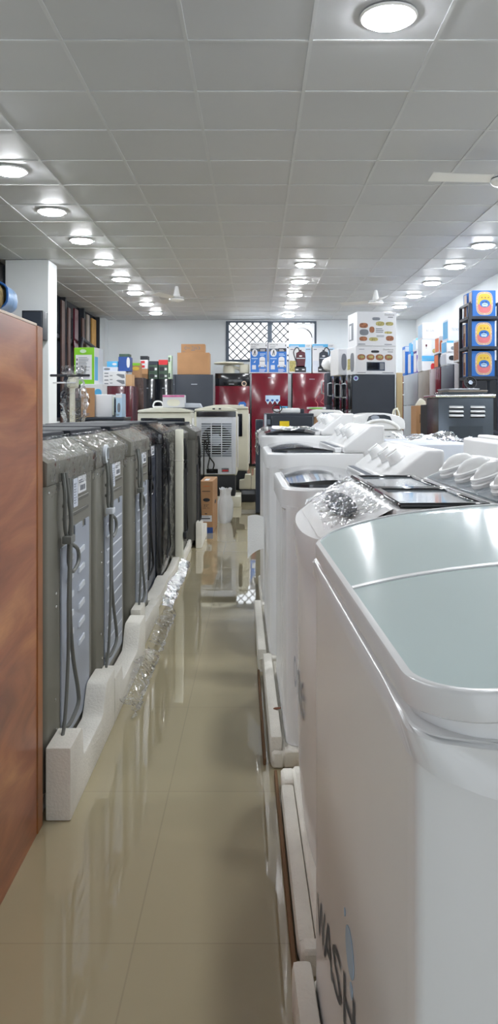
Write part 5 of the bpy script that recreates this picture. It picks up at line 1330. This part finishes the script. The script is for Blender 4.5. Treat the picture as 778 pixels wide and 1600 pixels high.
ap = MB(); ap.tube([(0.02 + 0.16 * math.cos(a), -0.273, h - 0.16 + 0.10 * math.sin(a)) for a in [0.25 + k * (PI - 0.5) / 14 for k in range(15)]], 0.014, 'bright_plastic', 8); ap.build('lid_arch', tw)
hb = MB(); hb.tube(smooth_path([(-0.03, 0, 0), (-0.02, 0, 0.05), (0.01, 0, 0.06), (0.03, 0, 0.0), (0.0, 0.02, 0.0), (-0.01, 0.02, 0.05), (0.02, 0.02, 0.07)], 5), 0.006, 'cream', 6)
hb.build('cord_coil', None, (X(622, 6.5), 6.6, h - 0.03), 0, 'small cream cord coil on the washer with rounded top', 'cord')

# ---------------------------------------------------------------- black fridges carrying the oven cartons
def k_fridge(label, Y, xf, h, d, w=0.58, body='dark_side', door='black_gloss', handle='silver', deco=None):
    return fridge(label, xf + d / 2, Y + w / 2, w, d, h, -PI / 2, body, door, ((0, 0.7), (0.7, 1)), handle, 'black fridges in the middle of the hall', deco)
hk = Z(585, 11.0)
k_fridge('dark grey fridge under the two stacked oven cartons, flat side to the room', 11.0, 1.30, hk, 0.66)
k_fridge('black glossy fridge directly behind the dark grey one with oven cartons', 11.62, 1.27, hk + 0.02, 0.66)
k_fridge('black fridge third in the line behind the oven cartons', 12.24, 1.22, hk + 0.06, 0.66, 0.58, 'black_matte', 'black_gloss')
k_fridge('black fridge under the white bundled cloth', 12.86, 1.17, hk + 0.12, 0.66, 0.58, 'black_matte', 'dark_side')
st = MB(); st.oval((V3(0, 0, 0), V3(1, 0, 0), V3(0, 0, 1), V3(0, -1, 0)), 0, 0, 0.035, 0.035, 'pale_blue', 0.002); st.oval((V3(0, -0.002, 0), V3(1, 0, 0), V3(0, 0, 1), V3(0, -1, 0)), 0, 0, 0.02, 0.02, 'purple_print', 0.001)
st.build('round_sticker', None, (X(556, 11.0), 10.999, Z(591, 11.0)), 0, 'round pale sticker on the dark grey fridge below the oven cartons', 'sticker')
carton('oven_carton', 'lower white oven carton with four round food pictures', 'box', 551, 616, 541, hk + 0.001, 11.02, 0.5, 'paper', d_oven_low, 0.14, 'white oven cartons')
carton('oven_carton', 'upper white oven carton covered with scattered food pictures', 'box', 553, 616, 487.5, Z(541, 11.02) + 0.003, 11.02, 0.5, 'paper', d_oven_top, 0.14, 'white oven cartons')
carton('oven_carton', 'narrow white oven carton behind the stacked pair', 'box', 524, 541, 545, hk + 0.021, 11.65, 0.4, 'paper', d_gen(None, 'ink_grey', (0.55, 0.5, 0.25, 0.32), None, False), 0.2)
carton('carton', 'small white carton with dark print on the third black fridge', 'box', 524, 539, 546, hk + 0.062, 12.3, 0.3, 'cardboard_light', d_gen('paper', 'ink', (0.5, 0.8, 0.3, 0.06), None, False))
cl = MB(); rng = random.Random(11)
def cloth(u, v):
    a = 2 * PI * u; b = PI * v; q_ = math.sin(b)
    n = 1 + 0.12 * math.sin(5 * a + 3 * b) + 0.06 * rng.random()
    return (0.19 * q_ * math.cos(a) * n, 0.16 * q_ * math.sin(a) * n, 0.145 - 0.145 * math.cos(b) * (1 if b > PI / 2 else 1) + 0.012 * math.sin(7 * a) * q_ * (v > 0.25))
cl.grid(cloth, 24, 14, 'sack')
cl.build('cloth_bundle', None, (X(523, 13.1), 13.15, hk + 0.122), 0, 'white bundled cloth on the black fridge behind the oven cartons', 'cloth')
bb = MB(); bb.box(-0.045, 0.045, -0.02, 0.02, 0, Z(583, 11.4), 'beige_board', 0.004, 1)
bb.build('beige_board', None, (X(622, 11.4), 11.3, 0), 0, 'beige upright board beside the dark grey fridge', 'board')

# ---------------------------------------------------------------- fridges and cartons along the wall with the rack
xw = 2.84
hw = 1.86
RW = [(15.15, 0.72, 'maroon_dark', 'maroon_gloss', 'maroon fridge farthest along the carton-lined wall', None),
      (13.75, 1.30, 'silver', 'silver', 'grey fridge with tall white handle along the carton-lined wall', 'bright_plastic'),
      (12.85, 0.84, 'taupe', 'taupe', 'taupe fridge along the carton-lined wall, next to a red one', None),
      (12.05, 0.74, 'maroon_dark', 'maroon_gloss', 'bright red fridge along the carton-lined wall', None),
      (11.25, 0.74, 'black_matte', 'navy_steel', 'dark navy fridge along the carton-lined wall', None),
      (10.45, 0.74, 'black_matte', 'maroon_dark', 'dark maroon fridge along the carton-lined wall, next to the rack', None)]
for y_, w_, bm_, dm_, lb, hd_ in RW:
    fridge(lb, xw + 0.35, y_ + w_ / 2, w_, 0.70, hw, -PI / 2, bm_, dm_, ((0, 0.68), (0.68, 1)), hd_, 'fridges along the carton-lined wall')
def wc(label, px0, px1, pyt, pyb, Y, depth, base, deco, rz=0.0):
    z0 = hw + 0.001 if pyb is None else Z(pyb, Y)
    return carton('carton', label, 'box', px0, px1, pyt, z0, Y, depth, base, deco, rz, 'cartons on the wall fridges')
def on(Y, pyt): return Z(pyt, Y) + 0.002
def stackc(specs):
    """specs for one stack, bottom first: (label, px0, px1, pytop, Y, depth, base, deco)"""
    z = hw + 0.001
    for lb, p0, p1, pt, Y, dp_, bs, dc in specs:
        carton('carton', lb, 'box', p0, p1, pt, z, Y, dp_, bs, dc, 0.0, 'cartons on the wall fridges')
        z = Z(pt, Y) + 0.002
stackc([('blue and white upright carton right beside the lower oven carton', 633, 641, 541, 15.2, 0.3, 'blue_print', d_gen('paper', None, lines=False, side='paper'))])
stackc([('tall bright blue carton among the wall cartons, with white edge', 642, 650, 549, 14.85, 0.3, 'blue_print', d_gen('sky_print', None, lines=False, side='paper')), ('small blue carton on top of the tall bright blue one', 643, 650, 535, 14.85, 0.25, 'sky_print', d_gen('paper', None, lines=False))])
stackc([('purple and white carton beside the tall bright blue one', 651, 658, 548, 14.4, 0.3, 'purple_print', d_gen('paper', 'paper', (0.3, 0.4, 0.25, 0.3), 'paper', False)), ('white carton above the purple and white one', 650, 658, 528, 14.4, 0.3, 'paper', d_gen('sky_print', 'ink_grey', (0.5, 0.4, 0.2, 0.2), 'pale_blue'))])
stackc([('white carton with red flask picture below the wine glass carton', 659, 684, 561, 13.3, 0.35, 'paper', d_gen('sky_print', 'red_print', (0.7, 0.35, 0.14, 0.3), 'paper_cool', False)),
        ('white carton with a small wine glass picture', 659, 684, 530, 13.3, 0.35, 'paper_cool', d_wine),
        ('plain white carton with grey writing, highest of the wall cartons', 660, 684, 504, 13.3, 0.4, 'paper', d_gen(None, None, (0, 0, 0, 0), 'pale_blue', False, 'BIG GUN'))])
stackc([('dark carton with grey picture under the orange and white one', 685, 694, 552, 12.4, 0.3, 'dark_side', d_gen(None, 'silver', (0.5, 0.5, 0.3, 0.3), 'orange_print', False)), ('orange and white upright carton between white cartons', 686, 694, 525, 12.4, 0.3, 'paper', d_gen(None, 'orange_print', (0.4, 0.4, 0.3, 0.35), 'orange_print', False))])
stackc([('white carton picturing a black appliance', 697, 715, 552, 11.7, 0.35, 'paper', d_gen(None, 'ink', (0.55, 0.62, 0.32, 0.2), 'paper_cool')),
        ('white and sky blue carton under the tall white one by the rack', 698, 716, 532, 11.7, 0.35, 'paper', d_gen('sky_print', 'ink_grey', (0.6, 0.4, 0.25, 0.15), 'sky_print')),
        ('tall white carton with blue corner, next to the rack', 700, 722, 498, 11.7, 0.35, 'paper_cool', d_gen(None, None, (0, 0, 0, 0), 'sky_print', False, 'TECNO'))])
stackc([('pale carton with photo print close to the rack post', 717, 727, 530, 10.8, 0.3, 'paper', d_gen('orange_print', 'food_brown', (0.5, 0.5, 0.35, 0.3), 'food_brown', False))])

# ---------------------------------------------------------------- rack with blue fan cartons
rk = thing('storage_rack', 'dark steel rack holding blue and yellow fan cartons', 'rack', (2.463, 9.0, 0))
Wr, Dr = 0.33, 0.62
for xx in (0.0, Wr):
    for yy in (0.0, 0.40): MB().box(xx - 0.018, xx + 0.018, yy - 0.018, yy + 0.018, 0, 2.42, 'rack_metal', 0.002, 1).build('post', rk)
Dr = 0.40
SH = [Z(588, 9.0), Z(541, 9.0), Z(494, 9.0)]
for z_ in [0.45, 0.95] + SH:
    m = MB(); m.box(-0.018, Wr + 0.018, -0.019, Dr + 0.019, z_ - 0.035, z_ - 0.001, 'rack_metal', 0.002, 1); m.build('shelf', rk)
for xx in (0.0, Wr): MB().box(xx - 0.012, xx + 0.012, 0.0, Dr, 2.40, 2.43, 'rack_metal', 0.002, 1).build('side_rail', rk)
for k, (z_, nm) in enumerate(zip(SH, ('bottom', 'middle', 'top'))):
    for j, (yy, wh) in enumerate(((9.015, 'front'), (9.235, 'rear'))):
        hh = (0.295, 0.292, 0.30)[k]
        mb = MB(); mb.box(-0.135, 0.135, -0.085, 0.085, 0, hh, 'blue_print', 0.004, 1); d_fan(mb, faces_of(0.27, 0.17, hh), 0.27, 0.17, hh)
        mb.build('fan_carton', None, (2.622 + (0.010 if k == 2 else 0.0), yy + 0.085, z_), 0, 'blue and yellow fan carton, %s one on the %s shelf of three in the rack' % (wh, nm), 'box', 'blue fan cartons in the steel rack')

# ---------------------------------------------------------------- stainless cooker on a crate, tied carton, pans
ckx, cky = X(728, 7.0), 7.0
cz0 = 0.48
cm_ = MB(); cm_.box(-0.26, 0.26, -0.02, 0.50, 0, cz0, 'cardboard_dark', 0.006, 1)
cm_.build('wooden_crate', None, (ckx, cky, 0), 0, 'brown crate under the stainless cooker', 'crate')
ckr = thing('gas_cooker', 'stainless steel gas cooker with two vent groups, back to the aisle', 'cooker', (ckx, cky, cz0 + 0.001))
w = 86 * 7.0 / F; h = Z(621, 7.0) - cz0
MB().box(-w / 2, w / 2, 0, 0.48, 0, h, 'steel', 0.006, 2).build('body', ckr)
q = (V3(-w / 2, 0, 0), V3(1, 0, 0), V3(0, 0, 1), V3(0, -1, 0))
for gx in (0.19, 0.58):
    v = MB()
    for k in range(3):
        zz = h - 0.185 + k * 0.038
        v.rect(q, gx * w, zz, (gx + 0.26) * w, zz + 0.014, 'black_matte', 0.0008)
        v.prism([(0, zz + 0.012), (-0.026, zz + 0.013), (-0.026, zz + 0.019), (0, zz + 0.034)], 'x', -w / 2 + gx * w, -w / 2 + (gx + 0.26) * w, 'glint_metal', 0.003, 1)
    v.build('vent', ckr)
pl = MB(); pl.box(-w / 2 + 0.19 * w, -w / 2 + 0.80 * w, -0.003, -0.0005, h - 0.60, h - 0.26, 'steel', 0.001, 1); pl.build('access_plate', ckr)
tp = MB(); tp.tube([(-w / 2 - 0.03, -0.012, h + 0.012), (w / 2 + 0.012, -0.012, h + 0.012)], 0.014, 'chrome', 10); tp.box(-w / 2 - 0.03, w / 2 + 0.012, 0.002, 0.49, h + 0.001, h + 0.022, 'chrome', 0.004, 1); tp.build('hob_top', ckr)
z_ = cz0 + 0.001 + h + 0.0265
for i, (dx, wd_, t_, m_, lb) in enumerate(((0.0, 0.40, 0.018, 'steel', 'lowest loose steel tray on the stainless cooker'), (0.02, 0.36, 0.016, 'taupe', 'middle loose steel tray on the stainless cooker'), (-0.02, 0.28, 0.012, 'silver', 'topmost loose tray stacked on the stainless cooker'))):
    b = MB(); b.box(-wd_ / 2, wd_ / 2, -0.16, 0.16, 0, t_, m_, 0.003, 1)
    b.tube([(-wd_ / 2, -0.16, t_ - 0.002), (wd_ / 2, -0.16, t_ - 0.002), (wd_ / 2, 0.16, t_ - 0.002), (-wd_ / 2, 0.16, t_ - 0.002), (-wd_ / 2, -0.16, t_ - 0.002)], 0.004, m_, 6)
    b.build('metal_tray', None, (ckx + dx, cky + 0.2, z_), 0.05 * i, lb, 'tray', 'trays on the stainless cooker'); z_ += t_ + 0.003
bn = thing('burner_ring', 'round black burner ring standing on the trays of the cooker', 'burner', (ckx + 0.10, cky + 0.22, z_))
T = Matrix.Translation((0, 0, 0.058)) @ Matrix.Rotation(PI / 2 - 0.25, 4, 'X')
MB().lathe([(0.05, -0.006), (0.06, -0.006), (0.06, 0.006), (0.05, 0.006), (0.05, -0.006)], 'black_matte', 28, T).build('ring', bn)
MB().lathe([(0.002, -0.008), (0.02, -0.008), (0.02, 0.008), (0.002, 0.008)], 'steel', 16, T).build('hub', bn)
sp_ = MB()
for k in range(6):
    a = PI * k / 3; sp_.cyl((0.018 * math.cos(a), 0.018 * math.sin(a), 0), (0.052 * math.cos(a), 0.052 * math.sin(a), 0), 0.004, 'black_matte', seg=6, T=T)
sp_.build('spokes', bn)
def d_tied(mb, f, w, d, h):
    mb.rect(f['F'], 0, h - 0.42, w, h - 0.405, 'cream'); mb.rect(f['L'], 0, h - 0.42, d, h - 0.405, 'cream'); mb.rect(f['F'], w * 0.3, h - 0.2, w * 0.6, h - 0.1, 'cardboard_dark')
carton('carton', 'tall brown carton tied with pale string before the wall fridges', 'box', 650, 668, 634, 0.0, 9.15, 0.3, 'cardboard', d_tied)
fr_ = MB(); fr_.prism([(-0.06, 0), (0.06, 0), (0.055, 0.05), (0.0, 0.09), (-0.03, 0.05)], 'y', -0.05, 0.05, 'cream', 0.012, 2)
fr_.build('foam_block', None, (X(658, 9.2), 9.25, Z(634, 9.15) + 0.001), 0, 'torn cream foam piece on the tied brown carton', 'foam packing')
nb_ = thing('narrow_refrigerator', 'narrow black fridge between the tied carton and the cooker', 'fridge', (X(676, 8.6), 8.8, 0))
MB().box(-0.05, 0.06, -0.15, 0.2, 0, Z(632, 8.6), 'black_matte', 0.005, 1).build('cabinet', nb_)
MB().box(-0.05, 0.06, -0.19, -0.1505, 0.02, Z(632, 8.6) - 0.01, 'dark_side', 0.005, 1).build('door', nb_)

# ---------------------------------------------------------------- loose clear film lying against the foam trays
rng = random.Random(21)
def loose(label, x, y, L, h):
    def f_(u, v):
        t = u
        return (0.05 * (1 - v) + 0.035 * math.sin(PI * v) + rng.uniform(-0.009, 0.009), v * 0 + t * L + rng.uniform(-0.01, 0.01), h * v ** 1.3 * (0.75 + 0.25 * math.sin(9 * t + y)) + 0.002 + rng.uniform(0, 0.006))
    MB().grid(f_, int(L / 0.03), 8, 'film_thick').build('plastic_film', None, (x, y, 0), 0, label, 'plastic film', 'crumpled film along the foam trays')
loose('crumpled clear film at the foot of the foam under the second grey washer', -0.522, 2.98, 0.75, 0.09)
loose('crumpled clear film at the foot of the foam under the third grey washer', -0.522, 3.80, 0.70, 0.09)
loose('crumpled clear film at the foot of the foam under the black film-wrapped washer', -0.562, 4.60, 1.30, 0.07)
def sheet(u, v):
    return (u * 0.42 + rng.uniform(-0.006, 0.006), v * 0.95, max(0.002, 0.025 * math.sin(6 * u + 3 * v) + 0.02 * math.sin(11 * v)) + rng.uniform(0, 0.012))
MB().grid(sheet, 18, 26, 'film').build('plastic_film', None, (0.94, 4.78, 0.986), 0, 'loose clear film sheet spread over cartons behind the fourth and fifth twin-tubs', 'plastic film')
MB().box(0, 0.46, 0, 1.0, 0, 0.975, 'paper_cool', 0.01, 2).build('carton', None, (0.90, 4.75, 0), 0, 'long pale carton under the loose clear film sheet', 'box')
